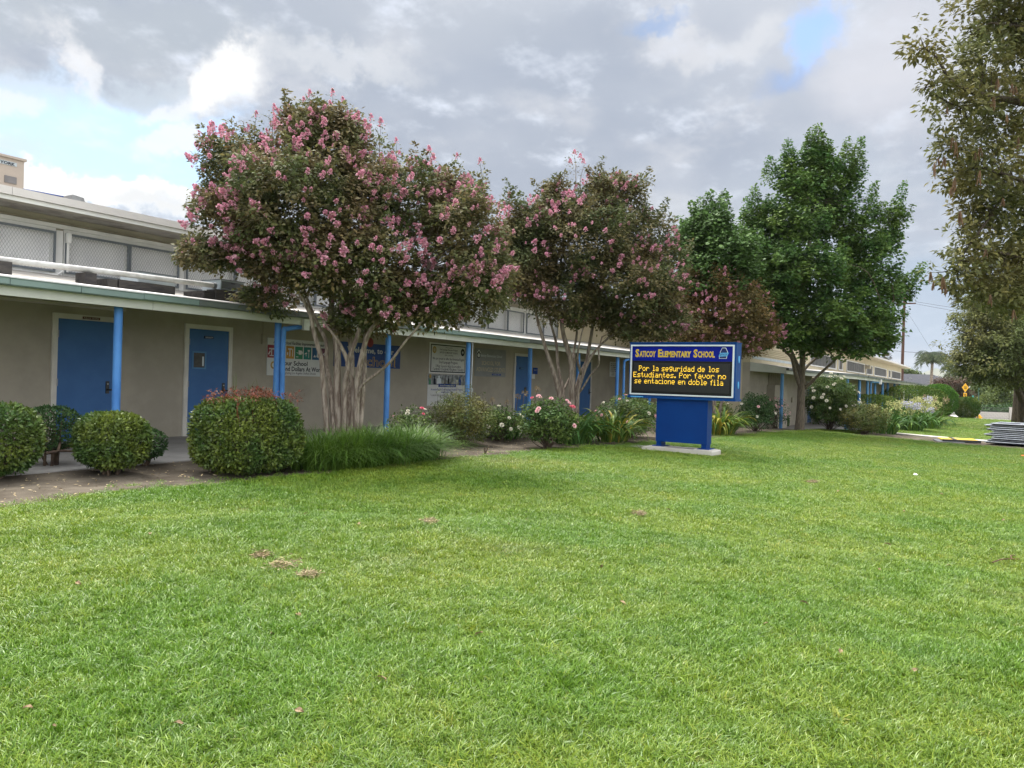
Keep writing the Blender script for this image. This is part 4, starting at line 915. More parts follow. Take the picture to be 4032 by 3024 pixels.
b_ = onY(2250, 1690, 8.8); b_[2] = gz(b_[0], b_[1]); Z2 = depth(b_)
MY2 = thing('crape_myrtle', 'second crape myrtle with bronze green leaves, standing just left of the school sign', 'tree', b_, 'flowering crape myrtles in front of the school')
K = lambda L_, dz=0.: pxpath(L_, 2000, 1350, 3.687, Z2, dz)
paths = [(K([(950, 1330), (940, 1000), (930, 600), (925, 300), (870, 100), (800, -150), (760, -500), (700, -900)]), .10, .035),
         (K([(985, 1330), (985, 900), (1000, 700), (1060, 450), (1140, 280), (1180, 60), (1240, -300), (1300, -700)], .3), .075, .03),
         (K([(1010, 1330), (1010, 800), (1080, 500), (1180, 250), (1300, 80), (1450, -60), (1650, -200)], -.3), .05, .02),
         (K([(870, 1330), (800, 950), (750, 760), (690, 520), (620, 300), (560, 120), (510, -50), (430, -330), (380, -600)], -.2), .075, .03),
         (K([(880, 1300), (820, 900), (790, 640), (740, 420), (720, 250), (700, 0), (620, -300), (560, -640)], .35), .055, .025),
         (K([(830, 1000), (790, 760), (810, 690), (880, 540), (930, 420), (960, 150), (1000, -200)], .6), .035, .018),
         (K([(1000, 760), (1090, 650), (1190, 480), (1300, 350), (1325, 250), (1320, 100), (1370, -100)], -.6), .028, .014),
         (K([(940, 600), (960, 250), (960, 100), (1000, -150), (960, -500)], .5), .045, .02),
         (K([(1060, 450), (1010, 250), (1030, 50), (1100, -250)], -.5), .035, .016)]
limbs(MY2, paths, 'bark_m')
lob2 = lobes_px([(2190, 850, 120, 110, .2, 1.1), (2180, 770, 60, 50, 0, .5), (2400, 820, 140, 130, .3, 1.2), (2430, 740, 100, 50, 0, .7), (2080, 910, 120, 110, -.2, 1.1), (2010, 860, 60, 80, 0, .7), (2010, 1010, 80, 100, -.3, .8), (2060, 1020, 130, 120, -.6, 1.0), (2300, 960, 230, 170, -.6, 1.5), (2520, 960, 125, 130, .3, 1.2),
                 (2580, 1080, 130, 150, .2, 1.3), (2450, 1130, 230, 150, -.7, 1.5), (2230, 1150, 180, 110, -.5, 1.2), (2610, 1250, 100, 90, -.3, 1.0), (2530, 1270, 160, 80, -.3, 1.0), (2090, 1130, 90, 90, -.6, .8), (2350, 1240, 200, 60, .2, 1.0)], Z2)
CL = crown(MY2, lob2, 130000, 60, .25, 'leaf_m2', .074, .046)
p = at(2262, 610, Z2); Q = [clumpleaves((p-np.array([.03*q, 0, .16*q]))[None], 26, .2+.05*q, p-np.array([0, 0, 1.5]), .055, .03) for q in range(7)]
v, f = joinq(Q); tag(link('shoots', newmesh('shoots', v, f, 'leaf_m2'), MY2), kind='stuff')
m = MB(); twig(m, p-np.array([.2, 0, 1.6]), p, .016, .005, 0, 2, 5); twig(m, at(2285, 760, Z2), at(2300, 650, Z2), .01, .004, 0, 2, 5); m.build('branch', 'bark_m', MY2)
for q in ((2262, 605), (2285, 620), (2297, 640), (2245, 640)): link('blossom', BLO[2], MY2, loc=at(q[0], q[1], Z2), sc=1.)
twigs(MY2, [c for p in paths for c in curve(p[0], 3)[9:]], CL, 5, 'bark_m', .016)
blossoms(MY2, lob2, 150, .95, 160)

b_ = onY(2810, 1690, 8.5); b_[2] = gz(b_[0], b_[1]); Z3 = depth(b_)
MY3 = thing('crape_myrtle', 'smallest crape myrtle with rusty foliage, its crown showing behind the top right of the sign', 'tree', b_, 'flowering crape myrtles in front of the school')
paths = [([b_+np.array([dx, dy, -.02]), b_+np.array([dx*2, dy*2, 1.2]), at(px, py, Z3+dz)], .07, .025) for dx, dy, px, py, dz in ((0, 0, 2800, 1150, 0), (.15, .1, 2900, 1200, .4), (-.15, .1, 2720, 1180, -.3), (.2, -.1, 2980, 1280, -.3), (-.2, 0, 2660, 1250, .3))]
limbs(MY3, paths, 'bark_m')
lob3 = lobes_px([(2800, 1120, 120, 90, -.6, 1.3), (2910, 1220, 120, 100, -.6, 1.4), (2770, 1250, 180, 110, -.6, 1.5), (2960, 1310, 110, 90, -.2, 1.2), (2850, 1340, 170, 70, -.3, 1.3), (2690, 1330, 130, 70, -.4, 1.1), (2690, 1180, 90, 100, .3, 1.)], Z3)
CL = crown(MY3, lob3, 80000, 60, .28, 'leaf_m3', .08, .05)
twigs(MY3, [c for p in paths for c in curve(p[0], 3)[2:]], CL, 5, 'bark_m', .018)
blossoms(MY3, lob3, 110, .95, 90)

# ------------------------------------------------------------------ ginkgos
def ginkgo(label, base, Z, trunk, lob, total, mt, spires):
    G = thing('ginkgo_tree', label, 'tree', base, 'ginkgo trees by the school')
    limbs(G, trunk, 'bark_g', 'trunk', 14)
    CL = crown(G, lob, total, 56, .34, mt, .105, .115, mid=.8, flat=.9, droop=.15, lo=.25, hi=.86, fold=.1)
    Q = []
    for x, y, l_, w in spires:
        n_ = int(l_/9); 
        for q in range(n_):
            t = q/n_; Q.append(clumpleaves(at(x[0]+(x[1]-x[0])*t, y[0]+(y[1]-y[0])*t, Z+RNG.uniform(-.2, .2))[None], int(16+70*t), (.12+w*1.1*t), at(x[1], y[1]+60, Z), .08, .09, .8))
    v, f = joinq(Q); tag(link('shoots', newmesh('shoots', v, f, mt), G), kind='stuff')
    twigs(G, [c for p in trunk for c in curve(p[0], 3)[4:]], CL, 5, 'bark_g', .025)
b_ = onY(3147, 1690, 6.35); b_[2] = gz(b_[0], b_[1])-.03; Z4 = depth(b_)
T = lambda *L_: [at(x, y, Z4+dz) for x, y, dz in L_]
gk = [(T((3147, 1700, 0), (3150, 1660, 0), (3153, 1600, 0), (3156, 1500, 0), (3160, 1420, 0), (3165, 1330, 0), (3175, 1100, .2), (3200, 800, .2), (3225, 520, 0)), .19, .03),
      (T((3150, 1520, 0), (3132, 1470, -.1), (3118, 1410, -.3), (3090, 1380, -.4), (3030, 1300, -.8), (2950, 1180, -1.2)), .085, .03),
      (T((3156, 1490, 0), (3140, 1440, .1), (3112, 1370, .4), (3080, 1260, .8), (3000, 1050, 1.2), (2950, 900, 1.2)), .085, .03),
      (T((3160, 1470, 0), (3180, 1440, .3), (3225, 1395, .6), (3270, 1300, 1.), (3330, 1150, 1.2)), .06, .025),
      (T((3160, 1530, 0), (3190, 1510, -.2), (3230, 1470, -.5), (3290, 1415, -.9), (3400, 1300, -1.4), (3520, 1180, -1.6)), .07, .025)]
lob4 = lobes_px([(3220, 700, 110, 120, 0, 1.2), (3225, 610, 45, 70, 0, .5), (3125, 740, 75, 110, -.3, 1.), (3330, 770, 45, 110, .2, .7), (3120, 870, 130, 110, -.6, 1.7), (3290, 880, 110, 130, .4, 1.5), (3000, 1010, 160, 90, -.4, 1.6), (2965, 900, 60, 100, .3, .9), (3170, 1080, 200, 130, -1.2, 2.2),
                 (3400, 1000, 100, 110, 0, 1.3), (3515, 900, 38, 110, .2, .5), (3430, 1120, 120, 110, -.6, 1.6), (3560, 1140, 75, 45, -.4, .7), (3000, 1170, 150, 120, -1., 1.8), (3250, 1250, 230, 110, -1.4, 2.2), (3060, 1310, 150, 80, -1.2, 1.6), (3440, 1270, 120, 90, -1., 1.3), (3330, 1360, 120, 60, -1.2, 1.1), (3460, 1345, 70, 45, -1., .8), (3200, 1350, 90, 60, -.5, .9)], Z4)
ginkgo('large dark green ginkgo with a single straight trunk right of the sign', b_, Z4, gk, lob4, 95000, 'leaf_g',
       [((3222, 3225), (495, 640), 145, .45), ((3192, 3190), (510, 640), 130, .35), ((3102, 3110), (555, 680), 125, .4), ((3340, 3330), (552, 700), 150, .35), ((3390, 3370), (545, 720), 180, .35), ((3560, 3490), (720, 960), 240, .4), ((3030, 3050), (620, 720), 100, .4), ((2972, 2965), (735, 860), 130, .4), ((3445, 3420), (720, 880), 160, .35), ((3635, 3540), (1040, 1150), 120, .4), ((3480, 3440), (800, 900), 100, .3)])
b_ = np.array([26.3, 8.7, 0.]); b_[2] = gz(26.3, 8.7); Z5 = depth(b_)
T = lambda *L_: [at(x, y, Z5+dz) for x, y, dz in L_]
ginkgo('lighter green ginkgo rising behind the myrtles, left of the large dark ginkgo', b_, Z5, [([b_, b_+np.array([0, 0, 2.]), at(2790, 1000, Z5), at(2830, 820, Z5)], .15, .03), (T((2775, 1200, 0), (2740, 1050, .3), (2700, 900, .4)), .05, .02), (T((2790, 1100, 0), (2880, 950, -.3)), .05, .02)],
       lobes_px([(2790, 900, 85, 80, 0, 1.2), (2740, 1000, 80, 110, .2, 1.3), (2840, 1010, 120, 130, -.4, 1.5), (2770, 1120, 150, 120, .3, 1.6), (2900, 1120, 110, 130, 0, 1.3)], Z5), 28000, 'leaf_g2',
       [((2797, 2795), (755, 880), 125, .35), ((2850, 2840), (755, 880), 125, .35), ((2757, 2757), (785, 900), 110, .3), ((2735, 2740), (830, 930), 100, .3), ((2668, 2710), (900, 1000), 100, .3)])

# ------------------------------------------------------------------ big trees at the right edge
CT = thing('carob_tree', 'tall tree overhanging the right edge, with brown seed pods hanging among its leaves', 'tree', (20.2, -2.4, gz(20.2, -2.4)))
Zc = 16.5
T = lambda *L_: [at(x, y, Zc+dz) for x, y, dz in L_]
cb_ = [([np.array([20.2, -2.4, -.6]), at(4350, 1300, Zc+1), at(4280, 800, Zc+.5), at(4200, 200, Zc), at(4100, -300, Zc)], .36, .10),
       (T((4290, 850, .5), (4150, 760, .2), (3990, 700, -.2), (3860, 660, -.5)), .09, .02), (T((4240, 500, .2), (4080, 420, -.4), (3900, 380, -.8), (3760, 330, -1.), (3690, 230, -1.), (3640, 190, -1.)), .09, .008),
       (T((4320, 1100, .6), (4150, 1050, 0), (3960, 1000, -.4), (3840, 980, -.6)), .08, .015), (T((4200, 250, 0), (4050, 120, -.3), (3900, 90, -.6)), .07, .02), (T((3900, 400, -.8), (3780, 420, -1.1), (3640, 350, -1.2)), .03, .008), (T((3990, 700, -.2), (3900, 850, -.4), (3820, 960, -.6), (3760, 1060, -.7)), .04, .01)]
limbs(CT, cb_, 'bark_d', 'trunk', 10)
lobc = lobes_px([(3900, 60, 150, 130, 0, .8), (4060, 20, 170, 170, -.4, .9), (3830, 260, 130, 110, -.5, .7), (3990, 250, 170, 150, .2, .9), (3640, 185, 75, 50, -1., .3), (3690, 330, 70, 55, -1.1, .35), (3780, 420, 120, 90, -.9, .6), (3950, 460, 170, 130, -.3, .9), (3760, 560, 90, 90, -.7, .5), (3900, 650, 150, 130, -.3, .8), (4030, 720, 140, 160, .2, .9),
                 (3860, 820, 120, 100, -.4, .6), (3990, 900, 150, 140, .1, .8), (3790, 700, 75, 70, -.6, .4), (3830, 980, 110, 90, -.4, .6), (3960, 1080, 160, 120, .1, .8), (3770, 1080, 90, 60, -.6, .5), (3850, 1150, 120, 80, -.3, .6), (4010, 1180, 120, 80, 0, .7), (4250, 300, 300, 400, .5, 1.6), (4280, 900, 260, 300, .6, 1.5)], Zc)
CL = crown(CT, lobc, 40000, 22, .22, 'leaf_r', .125, .056, outw=.8, droop=.25, lo=.25, hi=1.02, flat=.6)
twigs(CT, [c for p in cb_ for c in curve(p[0], 3)[3:]], CL, 6, 'bark_d', .016)
def pod_mesh(i):
    m = MB(); r = np.random.default_rng(50+i)
    for q in range(5):
        x, y = r.normal(size=2)*.02; l_ = r.uniform(.16, .30); m.tube(curve([(x*.3, y*.3, 0), (x, y, -l_*.5), (x*1.6+.015, y*1.6, -l_)], 3), [.003]+[.011]*5+[.004], 5)
    return newmesh('pods', m.v, m.f, 'pod')
PODS = [pod_mesh(i) for i in range(3)]
for i, (px, py) in enumerate(((4000, 360), (3985, 350), (3915, 395), (3965, 470), (3750, 560), (3762, 575), (3840, 620), (3858, 600), (3680, 660), (3695, 640), (3720, 640), (3760, 720), (3745, 760), (3665, 1090), (3712, 1110), (3675, 1130), (3720, 1140), (3860, 690), (3730, 440), (3930, 330), (4010, 560), (3880, 1000), (3990, 1240), (3780, 850), (3950, 800), (3900, 1180))):
    tag(link('pod_cluster', PODS[i % 3], CT, loc=at(px, py-20, Zc-1.15), rot=(0, 0, i*1.3), sc=.75+.2*(i % 3)), kind='stuff')

b_ = gp(4052, 1690); Zf = depth(b_)
FT = thing('street_tree', 'big spreading tree beyond the stacked fencing, rough trunk at the right edge', 'tree', b_, 'street trees at the far end of the lawn')
T = lambda *L_: [at(x, y, Zf+dz) for x, y, dz in L_]
ft = [([b_-np.array([0, 0, .2]), at(4042, 1650, Zf), at(4035, 1580, Zf), at(4045, 1450, Zf), at(4060, 1200, Zf), at(4080, 900, Zf)], .52, .16), (T((4036, 1600, 0), (3990, 1500, -.5), (3920, 1400, -1), (3820, 1320, -1.6)), .2, .05), (T((4045, 1450, 0), (3960, 1330, 1), (3900, 1200, 1.5)), .14, .05)]
limbs(FT, ft, 'bark_d', 'trunk', 14)
lobf = lobes_px([(3950, 1210, 130, 120, 0, 2.2), (3870, 1330, 110, 100, -1.2, 1.8), (3980, 1380, 170, 110, -2.2, 2.4), (3900, 1450, 150, 70, -1.8, 1.8), (4020, 1480, 120, 60, -2., 1.8), (3830, 1230, 80, 60, -1., 1.3), (3840, 1420, 60, 55, -1, 1.1), (4150, 1250, 200, 200, 0, 3), (4060, 1100, 160, 160, 0, 2.5)], Zf)
CL = crown(FT, lobf, 80000, 50, .45, 'leaf_r2', .16, .075, outw=.6, droop=.3, lo=.35, hi=1.05)
twigs(FT, [c for p in ft for c in curve(p[0], 3)[4:]], CL, 4, 'bark_d', .04)
b2_ = at(4008, 1657, Zf*1.22); b2_[2] = gz(b2_[0], b2_[1])
FT2 = thing('street_tree', 'second street tree, only its grey trunk and lower branches showing behind the big one', 'tree', b2_, 'street trees at the far end of the lawn')
limbs(FT2, [([b2_-np.array([0, 0, .2]), b2_+np.array([.1, 0, 1.8]), b2_+np.array([0, 0, 4.2]), b2_+np.array([.3, -.2, 8])], .42, .12)], 'bark_d', 'trunk', 10)
lob = [(b2_+np.array(o_), a, b, z) for o_, a, b, z in (((0, 0, 7), 3., 2.2, 3.), ((-2, 1.5, 6), 2.2, 1.6, 2.2), ((1, -2.5, 6.2), 2.6, 1.7, 2.4))]
crown(FT2, lob, 14000, 40, .5, 'leaf_r2', .13, .06, outw=.6, droop=.3)

# ------------------------------------------------------------------ clipped hedges and shrubs
def selly(n, a, b, h, p, lo, base_z):
    d = randdir(n*2); r = (np.abs(d)**p).sum(1)**(-1/p); w = RNG.uniform(0, 1, len(r)) < (r**2/ (r**2).max()); d, r = d[w][:n], r[w][:n]
    q = RNG.uniform(lo, 1, len(r))**.5
    q = np.where(RNG.uniform(size=len(r)) < .75, RNG.uniform(.92, 1.02, len(r)), q)
    P_ = d*(r*q)[:, None]*np.array([a, b, h/2]); nrm = unit(np.sign(d)*np.abs(d)**(p-1)/np.array([a, b, h/2]))
    P_[:, 2] += base_z + h/2
    bump = 1+.05*np.sin(P_[:, [0]]*9/a*.5+1)*np.cos(P_[:, [2]]*7)
    P_[:, :2] *= bump
    return P_, nrm
def hedge(name, label, cat, base, a, b, h, mt, n=9000, p=3.2, Ln=.05, Wd=.024, foot=.12, grp=None, rot=0., extra=None, stems=7, lo=.25):
    T_ = thing(name, label, cat, base, grp)
    P_, nrm = selly(n, a, b, h-foot, p, lo, foot); c, s = math.cos(rot), math.sin(rot); Rm = np.array([[c, -s, 0], [s, c, 0], [0, 0, 1]])
    P_ = P_@Rm.T; nrm = nrm@Rm.T
    d = unit(nrm*.55+randdir(len(P_))*.8+np.array([0, 0, .35])); nn = unit(nrm*.6+randdir(len(P_))*.6+np.array([0, 0, .5]))
    ln = Ln*RNG.uniform(.6, 1.3, len(P_))
    v, f = leafquads(P_+base, d, nn, ln, ln*Wd/Ln, .55, .14)
    tag(link('foliage', newmesh('foliage', v, f, mt), T_), kind='stuff')
    m = MB()
    for i in range(stems):
        t = RNG.uniform(0, 6.28); r_ = RNG.uniform(.05, .25)
        twig(m, base+np.array([math.cos(t)*.07, math.sin(t)*.07, -.02]), base+np.array([math.cos(t)*a*.75*RNG.uniform(.3, 1), math.sin(t)*b*.75*RNG.uniform(.3, 1), foot+h*RNG.uniform(.3, .7)]), .018, .006, .02, 3, 6)
    for i in range(stems*4):
        t = RNG.uniform(0, 6.28); q = np.array([math.cos(t)*a*.8, math.sin(t)*b*.8, foot+h*RNG.uniform(.05, .6)]); q0 = q*np.array([.3, .3, .7]); twig(m, base+q0, base+q, .007, .003, .02, 2, 4)
    tag(m.build('stems', 'twig', T_), kind='stuff')
    return T_
def add_sprigs(T_, pts, mt, per=26, rad=.06, Ln=.04, Wd=.011, name='sprigs', up_=.15):
    pts = np.array(pts); Q = clumpleaves(pts, per, rad, pts-np.array([0, 0, .3]), Ln, Wd, flat=.4, outw=.6); m = MB()
    tag(link(name, newmesh(name, Q[0], Q[1], mt), T_), kind='stuff')
    for q in pts: twig(m, q-np.array([RNG.uniform(-.03, .03), RNG.uniform(-.03, .03), up_]), q, .0035, .002, 0, 2, 4)
    tag(m.build(name+'_stems', 'leaf_red' if mt == 'leaf_red' else 'twig', T_), kind='stuff')
def bz(px, py): q = gp(px, py); return q, depth(q)
hb, hz = bz(58, 1900)
hedge('hedge', 'clipped round-topped hedge bush cut off by the left edge of the photo', 'hedge', hb+np.array([-.08, .3, 0]), .40, .42, .86, 'leaf_h', 8500, 3., .055, .027, .10, 'clipped hedge bushes along the bed')
hb, hz = bz(450, 1885)
hedge('hedge', 'small clipped hedge bush in front of the first blue door post', 'hedge', hb+np.array([.1, .25, 0]), .36, .38, .76, 'leaf_h', 9500, 3., .055, .027, .12, 'clipped hedge bushes along the bed')
hb, hz = bz(960, 1890)
hC = hedge('hedge', 'largest clipped hedge bush, topped by red nandina sprigs, in front of the second blue door', 'hedge', hb+np.array([.36, .42, 0]), .60, .54, .98, 'leaf_h', 21000, 4., .055, .026, .07, 'clipped hedge bushes along the bed', stems=12)
hc = hb+np.array([.36, .42, 0])
pts = [hc+np.array([x, y, .96+RNG.uniform(0, .15)]) for x, y in zip(RNG.uniform(-.52, .52, 60), RNG.uniform(-.45, .45, 60))]
nr = thing('nandina_sprigs', 'red nandina sprigs growing up through the top of the largest hedge bush', 'shrub', hc)
add_sprigs(nr, pts, 'leaf_red', 20, .07, .042, .013, 'sprigs', .35)
m = MB()
for x, y, l_ in ((.0, .3, .42), (.06, .32, .36), (.2, .25, .28), (.45, .3, .34), (.52, .2, .3), (.35, .35, .25)): twig(m, hc+np.array([x, y, .9]), hc+np.array([x+RNG.uniform(-.1, .15), y, 1.0+l_*.8]), .005, .0015, .03, 3, 4)
tag(m.build('grass_stems', 'lily', nr), kind='stuff')
hb, hz = bz(255, 1850)
sA = hedge('shrub', 'dark sparse shrub with bare low branches between the two left hedge bushes', 'shrub', hb+np.array([0, .35, 0]), .36, .3, .78, 'leaf_hd', 3600, 2.2, .045, .022, .22, 'dark unclipped shrubs between the hedges', lo=.05)
m = MB(); q = hb+np.array([0, .1, .0]); twig(m, q+np.array([-.25, -.12, .22]), q+np.array([.28, -.1, .2]), .02, .012, .05, 4, 7); twig(m, q+np.array([-.1, -.12, .23]), q+np.array([.05, .15, .42]), .018, .008, .05, 4, 7); twig(m, q+np.array([.2, -.1, .2]), q+np.array([.45, .1, .26]), .012, .008, .05, 4, 6); m.build('branch', 'twig', sA)
hb, hz = bz(600, 1850)
hedge('shrub', 'low dark shrub leaning out to the right of the small clipped hedge bush', 'shrub', hb+np.array([.05, .35, 0]), .30, .28, .52, 'leaf_hd', 2400, 2.2, .045, .022, .1, 'dark unclipped shrubs between the hedges', lo=.05)

# long-leaved grass clump under the first myrtle
lb = gp(1510, 1850)+np.array([.08, .42, 0])
def blades(cen, n, L_, w, spread, mt, name, root, seg=4, lean=.9):
    off = np.stack([RNG.normal(size=n)*spread, RNG.normal(size=n)*spread*.7, np.zeros(n)], 1); base = np.array(cen)[RNG.integers(len(cen), size=n)] + off
    t = np.arctan2(off[:, 1], off[:, 0]) + RNG.normal(size=n)*.9
    base[:, 2] = lz(base[:, 0], base[:, 1])
    dirh = np.stack([np.cos(t), np.sin(t), 0*t], 1); ln = L_*RNG.uniform(.55, 1.2, n); b_ = RNG.uniform(.4, 1.5, n)*lean; side = np.stack([-np.sin(t), np.cos(t), 0*t], 1)
    V = []
    for k in range(seg+1):
        s_ = k/seg; p = base + dirh*(ln*b_*s_**1.7)[:, None]; p[:, 2] += ln*(s_ - .62*b_*s_**2.4); wv = w*(1-s_**2.2)*.5+.0004
        V += [p-side*wv, p+side*wv]
    V = np.stack(V, 1); k2 = 2*(seg+1); Fq = []
    for k in range(seg): o_ = np.arange(n)*k2+2*k; Fq.append(np.stack([o_, o_+1, o_+3, o_+2], 1))
    return tag(link(name, newmesh(name, V.reshape(-1, 3), np.concatenate(Fq).astype(np.int32), mt), root), kind='stuff')
og = thing('ornamental_grass', 'broad clump of long bright green grass below the largest myrtle', 'ornamental grass', lb)
cen = [lb+np.array([x, y, 0]) for x, y in ((-.66, .22), (-.3, .02), (.12, .05), (.5, -.02), (.9, .02), (-.15, .42), (.4, .42), (1.25, .2), (.8, .45), (1.55, .3))]
blades(cen, 9000, .74, .013, .18, 'lily', 'blades', og)
og2 = thing('ornamental_grass', 'wispy darker grass around the foot of the myrtle trunks, behind the bright clump', 'ornamental grass', b_)
blades([np.array([x, y, 0]) for x, y in ((lb[0]-.75, lb[1]+.85), (lb[0]-.2, lb[1]+1.0), (lb[0]+.5, lb[1]+.95))], 1100, .6, .009, .22, 'lily', 'blades', og2)

def rose_mesh(i, mt):
    r = np.random.default_rng(i); Q = []
    for ring_, (n, rad, tilt, l_) in enumerate(((6, .006, .95, .024), (7, .012, .6, .03), (8, .014, .15, .034))):
        a = np.arange(n)/n*6.28+ring_*.4; d = np.stack([np.cos(a)*(1-tilt*.8), np.sin(a)*(1-tilt*.8), np.full(n, tilt)], 1); c = np.stack([np.cos(a)*rad, np.sin(a)*rad, a*0], 1)
        Q.append(leafquads(c, unit(d), unit(np.stack([-np.cos(a)*tilt, -np.sin(a)*tilt, a*0+.5], 1)), l_, .034, .6, .2))
    v, f = joinq(Q); return newmesh('flower', v, f, mt)
ROSE = {k: [rose_mesh(i, k) for i in range(2)] for k in ('pink_pale', 'rose_deep', 'rose_white')}
def loose_shrub(name, label, cat, base, a, b, h, mt, clumps=90, per=34, Ln=.042, Wd=.024, stems=9, foot=.15, grp=None, flowers=(), crad=.13, fsc=1.3, low=-.85):
    T_ = thing(name, label, cat, base, grp)
    a, b, h, foot = a*1.25, b*1.25, h*1.1, foot*.35; Ln, Wd = Ln*1.2, Wd*1.2
    cl = ellcl(base+np.array([0, 0, foot+(h-foot)/2]), (a, b, (h-foot)/2), int(clumps*1.7), .3, 1.0, low)
    v, f = clumpleaves(cl, per, crad, base+np.array([0, 0, h*.25]), Ln, Wd, flat=.7, outw=.5)
    tag(link('foliage', newmesh('foliage', v, f, mt), T_), kind='stuff')
    m = MB()
    for q in cl[:stems*3]: 
        t = RNG.uniform(0, 6.28); twig(m, base+np.array([math.cos(t)*.06, math.sin(t)*.06, -.02]), q, .012, .004, .05, 3, 5)
    tag(m.build('stems', 'twig', T_), kind='stuff')
    for kind_, n in flowers:
        d = randdir(n*3); d = d[(d[:, 2] > -.25) & (d.dot(_f0) < .35)][:n]
        for q in d:
            p = base+np.array([0, 0, foot+(h-foot)/2])+q*np.array([a, b, (h-foot)/2])*RNG.uniform(1.02, 1.14)
            link('flower', ROSE[kind_][RNG.integers(2)], T_, loc=p, rot=Vector(unit(q+np.array([0, 0, .6])-_f0*.5)).to_track_quat('Z', 'Y').to_euler(), sc=fsc*.66*float(RNG.uniform(.75, 1.25)))
    return T_
def B(px, py, dx=0, dy=0): q = gp(px, py); q = q+np.array([dx, dy, 0]); q[2] = gz(q[0], q[1]); return q
RG = 'rose bushes in the flower bed'
q = onY(1620, 1690, 9.1); q[2] = gz(q[0], q[1]); loose_shrub('rose_bush', 'low rose bush with a few white and pink blooms behind the bright grass clump', 'rose bush', q, .38, .3, .72, 'leaf_rose', 55, 26, .04, .024, 8, .1, RG, (('rose_white', 5), ('pink_pale', 3), ('rose_deep', 2)))
q = B(1900, 1765, .05, .55); nd = loose_shrub('nandina', 'rounded bronze green nandina bush below the language program signs', 'shrub', q, .62, .5, .95, 'leaf_n', 190, 44, .042, .014, 12, .12, None, (), .13)
add_sprigs(nd, [q+np.array([x, RNG.uniform(-.2, .3), 1.0+RNG.uniform(-.1, .28)]) for x in RNG.uniform(-.6, .55, 26)], 'leaf_n', 14, .07, .04, .012, 'sprigs', .3)
q = B(1985, 1745, .05, .2); loose_shrub('rose_bush', 'sprawling rose bush with white blooms between the nandina and the dark agapanthus', 'rose bush', q, .52, .4, .68, 'leaf_rose', 75, 26, .042, .026, 9, .05, RG, (('rose_white', 13),), fsc=1.5)
q = B(2172, 1768, 0, .1); loose_shrub('rose_bush', 'rose bush on a thick short stem with pink blooms, in front of the second myrtle', 'rose bush', q, .5, .45, .95, 'leaf_rose', 120, 32, .045, .028, 10, .26, RG, (('pink_pale', 9), ('rose_deep', 3)), fsc=1.5)
limbs(bpy.data.objects['rose_bush.002'], [([q-np.array([0, 0, .05]), q+np.array([.02, 0, .12]), q+np.array([-.02, 0, .32])], .05, .035)], 'twig', 'stem', 8)
q = onY(2480, 1700, 8.2); q[2] = gz(q[0], q[1]); loose_shrub('rose_bush', 'dark rose bush with scattered pale blooms, half hidden by the sign pedestal', 'rose bush', q, .95, .6, 1.02, 'leaf_rose', 170, 34, .046, .028, 10, .1, RG, (('pink_pale', 10), ('rose_white', 6)), fsc=1.5)
q = B(2880, 1690, 0, 0.7); loose_shrub('rose_bush', 'pale green rose bush right behind the sign, over the yellowish agapanthus', 'rose bush', q, .85, .5, 1.0, 'leaf_yg', 120, 30, .05, .03, 8, .15, RG, (('pink_pale', 5), ('rose_white', 4)), fsc=1.5)
q = B(3015, 1702, 0, .35); loose_shrub('rose_bush', 'dark leggy rose bush with two white blooms left of the small round shrub', 'rose bush', q, .72, .5, 1.25, 'leaf_hd', 150, 34, .05, .03, 9, .1, RG, (('rose_white', 4), ('pink_pale', 4)), fsc=1.5)
q = B(3095, 1690, .4, .5); loose_shrub('rose_bush', 'rose bush covered in pale pink bloom beside the ginkgo trunk', 'rose bush', q, .6, .4, 1.22, 'leaf_hd', 55, 20, .045, .026, 9, .2, RG, (('pink_pale', 26),), fsc=1.7)
q = B(3090, 1687, 0, .1); hedge('shrub', 'small round bright green shrub at the foot of the ginkgo', 'shrub', q, .33, .3, .62, 'leaf_ball', 3200, 2.2, .04, .022, .04)
q = B(3300, 1698, .1, .35); wr = loose_shrub('rose_bush', 'tall rose bush crowned with cream white blooms in front of the porch corner', 'rose bush', q, .98, .8, 2.05, 'leaf_rose', 330, 44, .055, .032, 12, .3, RG, (('rose_white', 34),), .17, 2.1)
q = B(3440, 1712, .1, .35); loose_shrub('shrub', 'low spreading green shrub between the white rose bush and the agapanthus', 'shrub', q, 1.0, .7, 1.05, 'leaf_n', 170, 40, .06, .026, 10, .05, None, (), .18)

# agapanthus: every strap leaf is a part
def strap_mesh(i, mt):
    r = np.random.default_rng(i+7); seg = 7; L_ = 1.; a0 = r.uniform(.95, 1.4); bend = r.uniform(1.7, 3.0); V = []; x = z = 0.; a = a0
    for k in range(seg+1):
        s_ = k/seg; w = .066*(min(1, .55+s_*1.2))*(1-s_**4)*.5+.0008
        nx, nz = -math.sin(a), math.cos(a); V += [(x+nx*w*.35, -w, z+nz*w*.35), (x, 0, z), (x+nx*w*.35, w, z+nz*w*.35)]
        x += math.cos(a)*L_/seg; z += math.sin(a)*L_/seg; a -= bend/seg*(.35+1.3*s_)
    f = [(3*k+j, 3*k+j+1, 3*k+j+4, 3*k+j+3) for k in range(seg) for j in (0, 1)]
    return newmesh('leaf', V, f, mt)
STRAP = {k: [strap_mesh(i, k) for i in range(7)] for k in ('strap', 'strap_y')}
